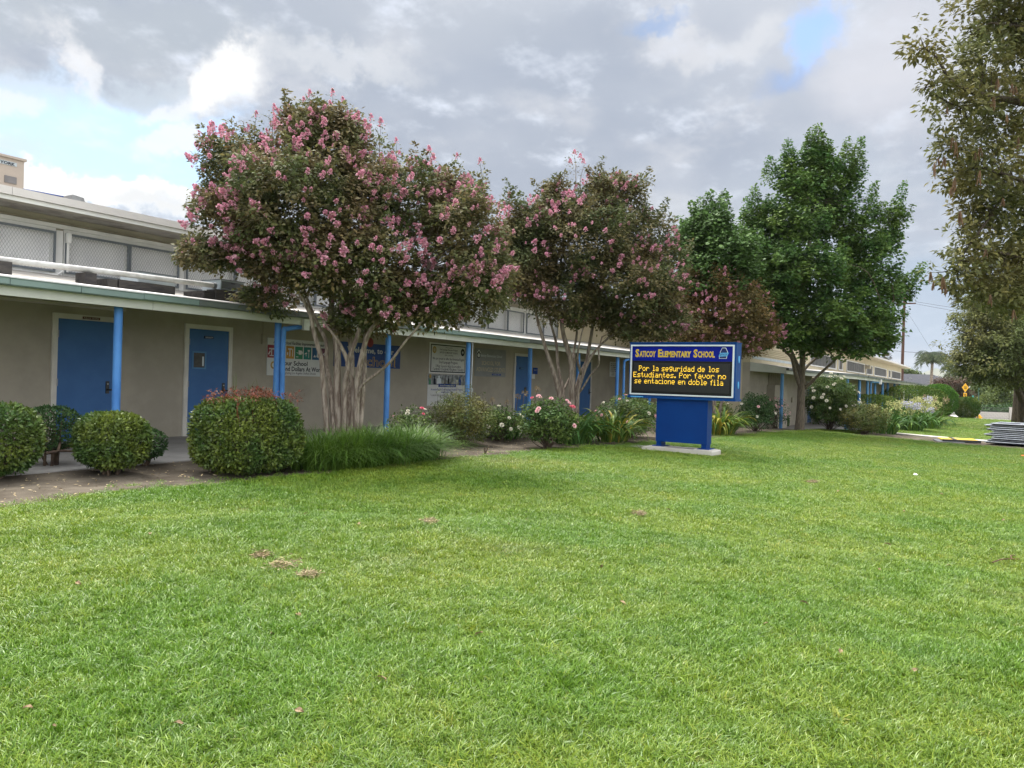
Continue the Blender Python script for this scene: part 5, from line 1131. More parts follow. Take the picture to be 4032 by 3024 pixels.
def umbel_mesh(i, mt, rad=.085, n=44):
    r = np.random.default_rng(i); d = unit(r.normal(size=(n, 3))+np.array([0, 0, .25])); m = MB()
    c = d*rad*r.uniform(.75, 1, n)[:, None]; Q = leafquads(c*.9, unit(d+r.normal(size=(n, 3))*.5), unit(r.normal(size=(n, 3))), .042, .03, .6, .2)
    Q2 = leafquads(c*.1, d, unit(r.normal(size=(n, 3))), rad*.9, .004, .5, 0.)
    v, f = joinq([Q, Q2]); return newmesh('flower_head', v, f, mt)
UMB = {k: umbel_mesh(5+i, k) for i, k in enumerate(('umbel_g', 'umbel_l', 'umbel_d'))}
def agapanthus(label, base, a, b, n, L_, mt, heads=(), grp='agapanthus clumps in the beds'):
    T_ = thing('agapanthus', label, 'agapanthus', base, grp)
    for i in range(n):
        t = RNG.uniform(0, 6.28); r_ = RNG.uniform(0, 1)**.5; p = base+np.array([math.cos(t)*a*r_*.7, math.sin(t)*b*r_*.7, 0]); p[2] = gz(p[0], p[1])-.01
        link('leaf', STRAP[mt][RNG.integers(7)], T_, loc=p, rot=(RNG.uniform(-.12, .12), RNG.uniform(-.25, .2), t+RNG.uniform(-.7, .7)), sc=L_*1.3*float(RNG.uniform(.65, 1.2)))
    for k, x, y, hgt, s_ in heads:
        p0 = base+np.array([x*.5, y*.5, 0]); p1 = base+np.array([x, y, hgt])
        st_ = MB().tube(curve([p0, (p0+p1)/2+np.array([x*.08, y*.08, .03]), p1], 3), .008, 6).build('stalk', 'twig' if k == 'umbel_d' else 'leaf_rose', T_)
        link('flower_head', UMB[k], T_, loc=p1, rot=(RNG.uniform(-.4, .4), RNG.uniform(-.4, .4), RNG.uniform(0, 6)), sc=s_)
    return T_
q = B(2065, 1742, .1, .55); agapanthus('dark agapanthus clump below the narrow blue door', q, .55, .45, 110, .62, 'strap', [('umbel_d', .9, .1, 1.0, .9), ('umbel_d', 1.35, .0, 1.12, .9), ('umbel_d', -.5, .1, .85, .7), ('umbel_d', .75, .2, .92, .8), ('umbel_d', .1, .1, .8, .7)])
q = B(2330, 1752, 0, .45); agapanthus('green agapanthus clump at the foot of the second myrtle', q, .8, .5, 170, .74, 'strap', [('umbel_d', -.55, .3, 1.0, .9)])
q = B(2475, 1745, .05, .45); agapanthus('yellowing agapanthus clump left of the sign pedestal', q, .75, .45, 170, .74, 'strap_y')
q = B(2885, 1716, .0, .4); agapanthus('yellow green agapanthus clump right of the sign pedestal', q, 1.0, .55, 240, .8, 'strap_y')
H_ = lambda n, a, b, h: [(('umbel_g', 'umbel_g', 'umbel_g', 'umbel_g', 'umbel_d')[RNG.integers(5)], RNG.uniform(-a, a), RNG.uniform(-b, b*.6), h*RNG.uniform(.75, 1.1), RNG.uniform(1.3, 2.)) for _ in range(n)]
q = B(3535, 1712, .1, .6); agapanthus('agapanthus clump nearest the path, dark leaves and few flower heads', q, 1.0, .8, 130, .95, 'strap', H_(7, .9, .7, 1.15))
q = B(3625, 1700, .3, .5); agapanthus('middle agapanthus clump by the path with lavender and green flower heads', q, 1.2, .9, 130, 1.0, 'strap', [(('umbel_l' if i % 3 == 0 else 'umbel_g'), RNG.uniform(-1.2, 1.2), RNG.uniform(-.9, .5), 1.35*RNG.uniform(.6, 1.1), RNG.uniform(1.5, 2.2)) for i in range(26)])
q = B(3680, 1690, .6, .4); agapanthus('farthest agapanthus clump, crowded with spent greenish flower heads', q, 1.2, .9, 100, 1.0, 'strap', [(('umbel_g', 'umbel_g', 'umbel_d')[i % 3], RNG.uniform(-1.2, 1.3), RNG.uniform(-.8, .6), 1.5*RNG.uniform(.6, 1.1), RNG.uniform(1.6, 2.3)) for i in range(22)])

# clipped mounds beyond the path
MG = 'clipped mounds beyond the path'
q = B(3520, 1690, 1.5, 1.2); hedge('hedge', 'dark low clipped mound behind the agapanthus, nearest the porch posts', 'hedge', q, 2.3, 1.5, 1.72, 'leaf_balld', 16000, 2.3, .075, .04, .05, MG, stems=3)
q = B(3640, 1672, 2., .8); hedge('hedge', 'long olive clipped mound behind the flower heads', 'hedge', q, 3.6, 1.9, 2.2, 'leaf_balld', 20000, 2.3, .09, .045, .05, MG, stems=3)
q = B(3702, 1642); Zb = depth(q); hedge('hedge', 'bright green clipped ball, the tallest of the mounds', 'hedge', q+np.array([.6, .2, 0]), 67/F*Zb, 67/F*Zb, 128/F*Zb, 'leaf_ball', 20000, 2.2, .1, .05, .02, MG, stems=3)
q = at(3812, 1641, 63.); q[2] = gz(q[0], q[1]); Zb = depth(q); hedge('hedge', 'dark clipped ball at the end of the row, under the yellow road sign', 'hedge', q+np.array([.5, .1, 0]), 44/F*Zb, 44/F*Zb, 84/F*Zb, 'leaf_balld', 15000, 2.4, .09, .045, .02, MG, stems=3)

# ================================================================== distance: wall, houses, palms, pole, signs
Zw = 104.
wp = at(3838, 1600, Zw); wz = gz(float(wp[0]), float(wp[1]))-.03; wd = np.array([.20, -.98]); wd = wd/np.linalg.norm(wd); wn = np.array([-wd[1], wd[0]])
BW = thing('block_wall', 'low grey concrete block wall with pillars and iron bars beyond the far lawn', 'wall', (wp[0], wp[1], wz))
def obox(mb, u0, u1, v0, v1, z0, z1):
    k = len(mb.v); P_ = [wp[:2]+wd*u+wn*v for u, v in ((u0, v0), (u1, v0), (u1, v1), (u0, v1))]
    mb.v += [(*p, z0) for p in P_]+[(*p, z1) for p in P_]; mb.f += [tuple(k+i for i in q) for q in ((3, 2, 1, 0), (4, 5, 6, 7), (0, 1, 5, 4), (1, 2, 6, 5), (2, 3, 7, 6), (3, 0, 4, 7))]; return mb
blk = MB(); k_b = .43
blk.v = []; P_ = [wd*u+wn*v for u, v in ((.008, -.1), (k_b-.008, -.1), (k_b-.008, .1), (.008, .1))]
blk.v = [(*p, .006) for p in P_]+[(*p, .222) for p in P_]; blk.f = [(3, 2, 1, 0), (4, 5, 6, 7), (0, 1, 5, 4), (1, 2, 6, 5), (2, 3, 7, 6), (3, 0, 4, 7)]
bme = newmesh('block', blk.v, blk.f, 'block')
for r_ in range(4):
    for c_ in range(32):
        p = wp[:2]+wd*(-1.2+c_*k_b+(r_ % 2)*k_b/2); link('block', bme, BW, loc=(p[0], p[1], wz+r_*.228))
obox(MB(), -1.2, 12.8, -.085, .085, wz-.3, wz+.9).build('mortar_core', 'ground', BW)
for u in (.5, 4.3, 8.1, 11.9): obox(obox(MB(), u-.22, u+.22, -.22, .22, wz-.3, wz+1.62), u-.26, u+.26, -.26, .26, wz+1.62, wz+1.70).build('pillar', 'block', BW)
obox(MB(), -1.2, 12.8, -.12, .12, wz+.913, wz+.96).build('coping', 'block', BW)
for a, b in ((.75, 4.05), (4.55, 7.85), (8.35, 11.65)):
    m = obox(obox(MB(), a, b, -.02, .02, wz+1.0, wz+1.04), a, b, -.02, .02, wz+1.5, wz+1.54); u = a+.06
    while u < b: obox(m, u-.012, u+.012, -.012, .012, wz+.965, wz+1.58); u += .13
    tag(m.build('iron_bars', 'black', BW), kind='stuff')
tag(grid('far_pavement', np.arange(100, 135, 3.), np.linspace(0, 1, 8), lambda X, T: -14+26*T, lambda X, Y: lz(X, Y)+.03, 'pathc'), kind='structure')
def ftree(name, label, cat, px, py, Z, lobs, mt, n, trunk=None, Ln=.22, per=30, crad=.6, grp=None):
    """lobs: (dx px, dy px, rx px, ry px) around (px, py)"""
    b = at(px, py, Z); b[2] = gz(float(b[0]), float(b[1]))
    T_ = thing(name, label, cat, b, grp)
    L_ = lobes_px([(px+dx, py+dy, rx, ry, RNG.uniform(-.02, .02)*Z, rx/F*Z) for dx, dy, rx, ry in lobs], Z)
    crown(T_, L_, n, per, crad*Z/100, mt, Ln*Z/100, Ln*.55*Z/100, lo=.3, shoot=False)
    top = at(px, py+lobs[0][1], Z)
    limbs(T_, [([b-np.array([0, 0, .3]), (b+top)/2, top], .16*Z/100, .06*Z/100)], 'bark_d', 'trunk', 8)
    return T_
FTG = 'trees beyond the far block wall'
ftree('tree', 'bushy yellow green tree behind the block wall with dark lower leaves', 'tree', 3935, 1600, 112, [(0, -20, 75, 50), (-40, 0, 50, 40), (45, -5, 45, 45), (10, -55, 45, 30), (70, 10, 40, 40)], 'leaf_yg', 15000, grp=FTG)
ftree('hedge', 'dark green hedge standing right behind the iron bars of the block wall', 'hedge', 3910, 1630, 108, [(-30, -12, 50, 22), (40, -12, 55, 24), (100, -10, 50, 24)], 'leaf_hd', 9000)
ftree('tree', 'feathery mid green tree left of the yellow green one, behind the green street pole', 'tree', 3850, 1580, 118, [(0, -20, 40, 40), (-30, 0, 35, 30), (25, 15, 35, 40)], 'leaf_far', 7000, grp=FTG)
ftree('tree', 'rusty brown leaved tree above the bright clipped ball', 'tree', 3735, 1590, 92, [(-15, -85, 45, 22), (40, -85, 40, 18), (10, -60, 65, 25), (50, -40, 40, 25), (-25, -50, 30, 22)], 'leaf_rust', 9000)
ftree('tree', 'olive haze of trees behind the rusty tree and the road sign', 'tree', 3800, 1560, 135, [(0, -50, 60, 45), (70, -60, 70, 50), (150, -70, 80, 60), (-50, -30, 40, 30), (60, -20, 60, 35)], 'leaf_far', 14000, grp=FTG)
ftree('tree', 'pale green tree top showing right of the far wing roof', 'tree', 3575, 1560, 140, [(0, -88, 17, 15), (-20, -80, 18, 16)], 'leaf_far', 3500, grp=FTG)
ftree('tree', 'small round tree top above the dark shingled roof', 'tree', 3600, 1560, 150, [(0, -84, 12, 13), (8, -76, 12, 10)], 'leaf_far', 2600, grp=FTG)
ftree('tree', 'far street tree closing the view right of the trunk pair', 'tree', 4040, 1560, 120, [(0, -60, 90, 90), (60, 0, 60, 60)], 'leaf_far', 9000, grp=FTG)
def palm(label, px, py, Z, rad, kind_, nf, th=.16):
    top = at(px, py, Z); b = top.copy(); b[2] = gz(float(b[0]), float(b[1]))
    P_ = thing('palm_tree', label, 'palm', b, 'palms on the skyline')
    limbs(P_, [([b-np.array([0, 0, .3]), (b+top)/2+np.array([.15, .1, 0]), top], th*1.25, th)], 'palm_dry' if kind_ == 'fan' else 'bark_m', 'trunk', 10)
    Q = []; m = MB()
    for i in range(nf):
        t = RNG.uniform(0, 6.28); el = RNG.uniform(-.5, 1.2) if kind_ == 'fan' else RNG.uniform(.25, 1.4); dh = np.array([math.cos(t), math.sin(t), 0.])
        L_ = rad*RNG.uniform(.85, 1.1)
        if kind_ == 'fan':
            d0 = dh*math.cos(el)+_z*math.sin(el); c0 = top+d0*L_*.5; s_ = np.cross(d0, _z); s_ = s_/np.linalg.norm(s_)
            a = np.linspace(-1.2, 1.2, 15); d = unit(np.outer(np.cos(a), d0)+np.outer(np.sin(a), s_)-np.outer(np.abs(a)*.15, _z)); Q.append(leafquads(np.repeat(c0[None], 15, 0), d, np.repeat(np.cross(s_, d0)[None], 15, 0), L_*.55, L_*.1, .5, .1)); m.tube([top, c0], .02, 4)
        else:
            c = [top]; a_ = el
            for k in range(9): c.append(c[-1]+(dh*math.cos(a_)+_z*math.sin(a_))*L_/9); a_ -= (.13+.045*k)*(.9+.2*RNG.uniform())
            m.tube(c, list(np.linspace(.03, .008, len(c))), 4); c = np.array(c); s_ = np.cross(dh, _z)
            for sg in (1, -1):
                cc = np.concatenate([c[1:]*(1-q)+c[:-1]*q for q in (0, .33, .66)]); d = unit(s_*sg*.8+dh*.35-_z*RNG.uniform(.3, 1.2, (len(cc), 1))); Q.append(leafquads(cc, d, unit(randdir(len(cc))*.4+dh), rad*.34, rad*.028, .5, .05))
    v, f = joinq(Q); tag(link('fronds', newmesh('fronds', v, f, 'palm_dry' if kind_ == 'fan' else 'palm'), P_), kind='stuff'); tag(m.build('frond_stems', 'palm', P_), kind='stuff')
palm('fan palm with a pale round head just above the far wing roof', 3488, 1412, 125, 1.15, 'fan', 34, .2)
palm('feather palm with drooping fronds beyond the dark roofed house', 3672, 1418, 108, 2.9, 'feather', 26, .17)
palm('wind-bent feather palm behind the rusty tree, with a leaning frond', 3788, 1470, 112, 3.4, 'feather', 20, .3)
def house(label, px, py, Z, w, d, hw, hr, ang_, mt='house', eave=.5):
    b = at(px, py, Z); b[2] = min(gz(float(b[0]), float(b[1])), -1.)
    T_ = thing('house', label, 'house', b); c, s = math.cos(ang_), math.sin(ang_)
    tr = lambda pts: [(b[0]+c*x-s*y, b[1]+s*x+c*y, z) for x, y, z in pts]
    zt = b[2]+hw
    m = MB().box(-w/2, w/2, -d/2, d/2, b[2]-.3, zt); m.v = tr(m.v); m.build('wall', mt, T_)
    m = MB(); e = eave; k = tr([(-w/2-e, -d/2-e, zt), (w/2+e, -d/2-e, zt), (w/2+e, d/2+e, zt), (-w/2-e, d/2+e, zt), (-w/2+d*.35, 0, zt+hr), (w/2-d*.35, 0, zt+hr)])
    m.v = k; m.f = [(0, 1, 5, 4), (1, 2, 5), (2, 3, 4, 5), (3, 0, 4), (3, 2, 1, 0)]; m.build('roof', 'shingle', T_)
    m = MB().box(-w/2-e, w/2+e, -d/2-e-.05, -d/2-e-.001, zt-.22, zt+.02); m.v = tr(m.v); m.build('fascia', 'white', T_)
    for x in (-w*.3, 0., w*.3):
        m = MB().box(x-.6, x+.6, -d/2-.03, -d/2-.002, b[2]+1., b[2]+2.1); m.v = tr(m.v); wn_ = m.build('window', 'glass', T_)
        m = MB().box(x-.7, x+.7, -d/2-.06, -d/2-.002, b[2]+2.1, b[2]+2.2).box(x-.7, x+.7, -d/2-.06, -d/2-.002, b[2]+.9, b[2]+1.); m.v = tr(m.v); m.build('window_frame', 'white', wn_)
    return T_, tr
hs, tr = house('white house with a dark grey shingled hip roof beyond the far wing', 3580, 1550, 122, 13, 8, 4.5, 1.75, R(-57))
for x, y, z in ((1.2, -3.2, .25), (3.6, -3.4, .3), (-1., -2., .75)):
    zt_ = at(3580, 1550, 122); b = hs.location; m = MB().box(x-.16, x+.16, y-.16, y+.16, b[2]+4.5+z, b[2]+4.5+z+.35); m.v = tr(m.v); m.build('roof_vent', 'steel', hs)
house('low pale house half hidden behind the clipped ball and yellow road sign', 3850, 1565, 150, 9, 7, 3.3, 1.1, R(-60))
hl = MB()
hx = np.linspace(-1, 1, 60)
hp = at(3665, 1545, 3400); sdir = _r0
V = []; Fh = []
for i, t in enumerate(hx):
    hgt = 98*math.exp(-(t*2.1)**2)*(1+.12*math.sin(t*17)+.07*math.sin(t*41))+22*math.exp(-((t-.6)*3)**2)
    for k, (o_, h_) in enumerate(((-500, -2.9), (0, hgt), (700, -2.9))): V.append(hp+sdir*t*420+_f0*o_+np.array([0, 0, h_-hp[2]]))
for i in range(59):
    for k in range(2): a = i*3+k; Fh.append((a, a+3, a+4, a+1))
tag(link('hills', newmesh('hills', V, Fh, 'hill', True)), kind='structure')
# utility pole with cross arm, wires and a guy line
Zp = 96.; pb = at(3549, 1560, Zp); pz = gz(float(pb[0]), float(pb[1])); 
UP = thing('utility_pole', 'tall brown wooden utility pole rising behind the far wing roof', 'utility pole', (pb[0], pb[1], pz))
MB().tube([(pb[0], pb[1], pz-.5), (pb[0], pb[1], 13.2)], [.2, .15], 12).build('pole', 'wood_pole', UP)
MB().box(pb[0]-.06, pb[0]+.06, pb[1]-1.3, pb[1]+1.3, 12.35, 12.5).build('cross_arm', 'wood_pole', UP)
for y in (-1.15, -.5, .5, 1.15): MB().tube([(pb[0], pb[1]+y, 12.5), (pb[0], pb[1]+y, 12.68)], .05, 8).build('insulator', 'zinc', UP)
def wire(label, p, q, s_, r=.016):
    m = MB(); m.tube([np.array(p)*(1-t)+np.array(q)*t-np.array([0, 0, s_*4*t*(1-t)]) for t in np.linspace(0, 1, 12)], r, 4); tag(m.build('power_line', 'black'), label, 'power line', 'overhead lines from the utility pole')
pt = np.array([pb[0], pb[1], 12.66])
wire('uppermost overhead line running right from the utility pole', pt+np.array([0, -1.15, 0]), at(4600, 1290, 92)+np.array([0, 0, 0]), .5)
wire('overhead line just under the uppermost one', pt+np.array([0, -.5, -.1]), at(4600, 1312, 92), .6)
wire('lower sagging overhead line crossing the pole at palm height', at(3350, 1365, 100), at(4500, 1420, 94), .5, .022)
wire('thin guy line slanting down right from the utility pole', np.array([pb[0], pb[1], 12.0]), at(3675, 1390, 100), 0, .012)
# yellow road sign and plate, green street pole
Zs = 80.; sp = at(3797, 1600, Zs); sz = gz(float(sp[0]), float(sp[1])); fr = -ray(3797, 1527); fr[2] = 0; fr = fr/np.linalg.norm(fr); fr = np.array([fr[0]*math.cos(.85)-fr[1]*math.sin(.85), fr[0]*math.sin(.85)+fr[1]*math.cos(.85), 0]); rt = np.cross(_z, fr)
RS = thing('road_sign', 'yellow diamond road sign reading SPEED HUMP with a 15 plate below', 'road sign', (sp[0], sp[1], sz))
zc = float(at(3797, 1526, Zs)[2]); s2_ = .44*1.0
def plate(name, pts, m_, off, par): 
    c = np.array([sp[0], sp[1], 0])+fr*off; m = MB(); n_ = len(pts); m.v = [tuple(c+rt*u+_z*v+fr*e_) for e_ in (-.006, .006) for u, v in pts]
    m.f = [tuple(range(n_-1, -1, -1)), tuple(range(n_, 2*n_))]+[(i, (i+1) % n_, n_+(i+1) % n_, n_+i) for i in range(n_)]; return m.build(name, m_, par)
MB().tube([(sp[0], sp[1], sz-.3), (sp[0], sp[1], zc+.3)], .035, 8).build('post', 'galv', RS)
pl = plate('diamond_plate', [(0, zc-.50), (.46, zc), (0, zc+.46), (-.46, zc)], 'sf_yellow', .05, RS)
for t_, dz_ in (('SPEED', .06), ('HUMP', -.09)): tl('lettering', t_, .11, np.array([sp[0], sp[1], zc+dz_])+fr*.058, rt, _z, 'ink', pl, .42 if t_ == 'SPEED' else .36, .03)
z2 = zc-.79; p2 = plate('speed_plate', [(-.23, z2-.23), (.23, z2-.23), (.23, z2+.23), (-.23, z2+.23)], 'sf_yellow', .05, RS)
tl('lettering', '15', .26, np.array([sp[0], sp[1], z2])+fr*.058, rt, _z, 'ink', p2, .28, .04)
gpp = at(3853, 1560, 88); gz_ = gz(float(gpp[0]), float(gpp[1]))
tag(MB().tube([(gpp[0], gpp[1], gz_-.2), (gpp[0], gpp[1], float(at(3853, 1523, 88)[2]))], .06, 8).build('street_pole', 'street_green'), 'slim dark green street pole right of the clipped balls', 'pole')
hb_ = at(3857, 1632, 90); hb_[2] = gz(float(hb_[0]), float(hb_[1]))
fh = thing('fire_hydrant', 'small orange yellow hydrant at the foot of the green street pole', 'hydrant', hb_)
MB().tube([hb_+np.array([0, 0, q]) for q in (-.05, .05, .08, .5, .55, .68, .72)], [.2, .2, .15, .15, .19, .12, .03], 12).build('barrel', 'sf_yellow', fh)
MB().tube([hb_+np.array([0, -.3, .4]), hb_+np.array([0, .3, .4])], .09, 10).build('nozzle', 'sf_yellow', fh)
tb = at(3822, 1562, 104); tag(MB().prism([(tb[1]-.45, tb[2]-.2), (tb[1]+.4, tb[2]-.25), (tb[1]-.3, tb[2]+.2)], 'X', tb[0], tb[0]+.05).build('tarp', 'teal'), 'teal tarp hanging by the low pale house', 'tarp')

# ------------------------------------------------------------------ stacked fence panels, barricade board and cone at the right
q0 = gp(3893, 1752); fd = np.array([-.16, -1.]); fd = fd/np.linalg.norm(fd); fn = np.array([-fd[1], fd[0]])
FPG = 'temporary fence panels stacked on the bare soil'
z = float(q0[2])+.05
ORD = ['lowest', 'second lowest', 'third lowest', 'fourth lowest', 'fifth lowest', 'sixth from the bottom', 'seventh from the bottom', 'fourth from the top', 'third from the top', 'second from the top', 'topmost']
for i in range(11):
    o_ = RNG.uniform(-.12, .14); e_ = RNG.uniform(-.06, .06); L_ = 3.6; Wf = 1.75; z = z+.064
    P_ = lambda u, v, dz=0.: np.array([*(q0[:2]+fd*(u+o_)+fn*(v+e_)), z+dz])
    fp = thing('portable_fence', 'galvanised fence panel with dark mesh, %s in the stack' % ORD[i], 'fence panel', P_(0, 0), FPG)
    MB().tube([P_(-.03, 0), P_(L_+.03, 0)], .021, 8).build('rail', 'galv', fp); MB().tube([P_(-.03, Wf), P_(L_+.03, Wf)], .021, 8).build('rail', 'galv', fp)
    for u in (0, L_/2, L_): MB().tube([P_(u, -.09), P_(u, Wf+.12)], .021, 8).build('upright', 'galv', fp)
    m = MB(); m.quad(P_(.03, .03, -.012), P_(L_-.03, .03, -.012), P_(L_-.03, Wf-.03, -.012), P_(.03, Wf-.03, -.012)); m.quad(P_(.03, .03, -.004), P_(.03, .03, -.05), P_(L_-.03, .03, -.05), P_(L_-.03, .03, -.004)); m.quad(P_(.02, .03, -.004), P_(.02, .03, -.05), P_(.02, Wf, -.05), P_(.02, Wf, -.004))
    m.build('mesh', 'navy_mesh', fp)
ztop = z+.03
fs = thing('galvanised_post', 'loose upright galvanised post standing on top of the fence panel stack', 'post', P_(1.0, .2, .03))
MB().tube([P_(.95, .2, .03), P_(.95, .2, .34)], .04, 10).build('tube', 'galv', fs); m = MB(); c_ = P_(.95, .2, .025); m.box(c_[0]-.14, c_[0]+.14, c_[1]-.14, c_[1]+.14, c_[2], c_[2]+.012); m.build('plate', 'galv', fs)
bq = gp(3770, 1742)
bb = thing('barricade_board', 'yellow board with dark bars and rim lying flat beside the path', 'board', bq)
u_, v_ = np.array([.28, -.96]), np.array([.96, .28])
def bd(mb, a0, a1, b0, b1, z0, z1, tilt=.05):
    k = len(mb.v); pts = [(a, b) for a, b in ((a0, b0), (a1, b0), (a1, b1), (a0, b1))]
    for zz_ in (z0, z1): mb.v += [(*(bq[:2]+u_*a+v_*b), bq[2]+.05+zz_+tilt*b) for a, b in pts]
    mb.f += [tuple(k+i for i in q) for q in ((3, 2, 1, 0), (4, 5, 6, 7), (0, 1, 5, 4), (1, 2, 6, 5), (2, 3, 7, 6), (3, 0, 4, 7))]; return mb
bd(MB(), -.55, .6, -.38, .38, .04, .07).build('board', 'board_yellow', bb)
bd(bd(MB(), -.2, -.1, -.39, .39, .071, .085), -.58, .63, -.43, -.385, .0, .085).build('bar', 'black', bb)
bd(MB(), -.75, .1, -.55, .2, -.02, .012).build('under_board', 'zinc_dark', bb)
cq = gp(4052, 1800)
cn = thing('traffic_cone', 'orange traffic cone just entering at the right edge beside the fence panels', 'traffic cone', cq)
MB().box(cq[0]-.18, cq[0]+.18, cq[1]-.18, cq[1]+.18, cq[2]+.0, cq[2]+.035).build('base', 'orange', cn)
MB().tube([cq+np.array([0, 0, .036]), cq+np.array([0, 0, .5])], [.12, .03], 16).build('body', 'orange', cn)

hz_ = MB().box(-1000, 4800, -3200, 4200, -4., 106).build('haze', 'ink'); tag(hz_, kind='stuff')
hm_ = bpy.data.materials.new('haze_air'); hm_.use_nodes = True; hn = hm_.node_tree; hn.nodes.clear()
ho = hn.nodes.new('ShaderNodeOutputMaterial'); hv = hn.nodes.new('ShaderNodeVolumePrincipled'); hv.inputs['Color'].default_value = (.86, .90, .95, 1); hv.inputs['Density'].default_value = .00011; hv.inputs['Anisotropy'].default_value = .3
hn.links.new(hv.outputs[0], ho.inputs['Volume']); hz_.data.materials[0] = hm_
# ------------------------------------------------------------------ litter on the lawn
def leaf_litter(i):
    r = np.random.default_rng(i); V = []; n_ = 5
    for k in range(n_+1):
        s_ = k/n_; w = .018*math.sin(math.pi*min(.97, s_+.05)); V += [(s_*.07-.035, -w, .012*math.sin(s_*3)+r.uniform(0, .006)+.008), (s_*.07-.035, 0, .004+.01*math.sin(s_*3)), (s_*.07-.035, w, .01*math.sin(s_*2.4)+r.uniform(0, .006)+.009)]
    return newmesh('fallen_leaf', V, [(3*k+j, 3*k+j+1, 3*k+j+4, 3*k+j+3) for k in range(n_) for j in (0, 1)], 'dry')
FL_ = [leaf_litter(i) for i in range(4)]
LEAVES = [(310, 2320), (1065, 2520), (1885, 2525), (3600, 2670), (3305, 2590), (3495, 2160), (3465, 2260), (3165, 2400), (3735, 2245), (3900, 2180), (3180, 1905), (3300, 1945), (3705, 1955), (3560, 2025), (1640, 2110), (1205, 2035), (2000, 2080), (3950, 2060), (2740, 1935), (1415, 2080), (700, 2890), (210, 2900), (2370, 2250), (3015, 2480), (2630, 2020), (590, 2120), (1500, 2700), (2450, 2400), (1175, 2450), (110, 2830), (1180, 2835)]
ZN = [(300, 'below the leftmost hedge bush'), (700, 'below the small hedge bush'), (1230, 'below the largest hedge bush'), (1850, 'below the bright grass clump'), (2450, 'below the rose beds'), (2950, 'below the school sign'), (3400, 'below the ginkgo'), (3750, 'below the path agapanthus'), (9999, 'below the fence stack')]
zone = lambda x: next(i for i, z in enumerate(ZN) if x < z[0])
CNT = ['first', 'second', 'third', 'fourth', 'fifth', 'sixth', 'seventh']
for i, (px, py) in enumerate(LEAVES):
    mates = sorted(q[1] for q in LEAVES if zone(q[0]) == zone(px)); lb_ = 'dry leaf on the lawn %s, %s' % (ZN[zone(px)][1], ('%s from the bed' % CNT[mates.index(py)]) if len(mates) > 1 else 'the only one there')
    p = gp(px, py); tag(link('fallen_leaf', FL_[i % 4], None, loc=p+np.array([0, 0, .03]), rot=(RNG.uniform(-.7, .7), RNG.uniform(-.7, .7), RNG.uniform(0, 6)), sc=float(RNG.uniform(.45, .85))), lb_, 'fallen leaf', 'dead leaves scattered over the lawn')
for i, (px, py, s_, lb_) in enumerate(((1120, 2245, 1.3, 'largest clump of dried cuttings on the left part of the lawn'), (1025, 2205, .7, 'small clump of dried cuttings up left of the largest one'), (1215, 2285, .75, 'small clump of dried cuttings right of the largest one'), (1690, 2068, .8, 'clump of dried cuttings in the middle of the lawn'), (2515, 2035, .8, 'clump of dried cuttings below the sign'), (3200, 1905, .8, 'clump of dried cuttings on the far lawn'))):
    p = gp(px, py); k_n = 190; s_ = s_*.75; c = p+np.stack([RNG.normal(size=k_n)*.06*s_, RNG.normal(size=k_n)*.06*s_, np.abs(RNG.normal(size=k_n))*.022*s_+.03], 1)
    v, f = leafquads(c, unit(randdir(k_n)*np.array([1, 1, .25])), randdir(k_n), .05, .007, .5, .1); tag(link('grass_clippings', newmesh('grass_clippings', v, f, 'thatch')), lb_, 'clippings', 'clumps of dried cuttings', 'stuff')
p = gp(3605, 1877); tag(link('paper_scrap', newmesh('paper_scrap', [(-.04, -.03, .03), (.035, -.035, .035), (.04, .03, .05), (-.035, .035, .033), (0, 0, .06)], [(0, 1, 4), (1, 2, 4), (2, 3, 4), (3, 0, 4)], 'paper'), None, loc=p), 'white scrap of paper on the far lawn', 'paper')
for px, py, l_, t, lb_ in ((3960, 2225, .34, .3, 'longer brown twig on the lawn near the right edge'), (3990, 2210, .22, -.2, 'shorter brown twig above the longer one near the right edge')):
    p = gp(px, py)+np.array([0, 0, .035]); d = np.array([math.cos(t)*l_, -math.sin(t)*l_-l_*.3, 0]); m = MB(); m.tube(curve([p-d/2, p+np.array([.01, .02, .01]), p+d/2], 3), .006, 5); tag(m.build('twig', 'pod'), lb_, 'twig', 'twigs on the lawn')
p = gp(1912, 1790); sb = thing('stump', 'small cut grey stump sticking out of the bare bed', 'stump', p); m = MB(); m.tube([p-np.array([0, 0, .03]), p+np.array([.0, .03, .12])], [.02, .015], 6); m.build('stem', 'twig', sb); m = MB(); m.tube([p+np.array([0, 0, .03]), p+np.array([.03, -.04, .14])], [.014, .01], 6); m.build('stem', 'twig', sb)
# dead leaves over the soil of the bed
nb_ = 1500; x = RNG.uniform(3, 26, nb_); e0 = bedge(x); y = e0+(9.7-e0)*RNG.uniform(0, 1, nb_); c = np.stack([x, y, lz(x, y)+.022], 1)
v, f = leafquads(c, unit(randdir(nb_)*np.array([1, 1, .2])), unit(randdir(nb_)*.5+_z), RNG.uniform(.025, .06, nb_), RNG.uniform(.01, .022, nb_), .5, .15)
tag(link('leaf_litter', newmesh('leaf_litter', v, f, 'thatch')), 'dry leaf litter over the soil of the planting bed', 'leaf litter', kind='stuff')

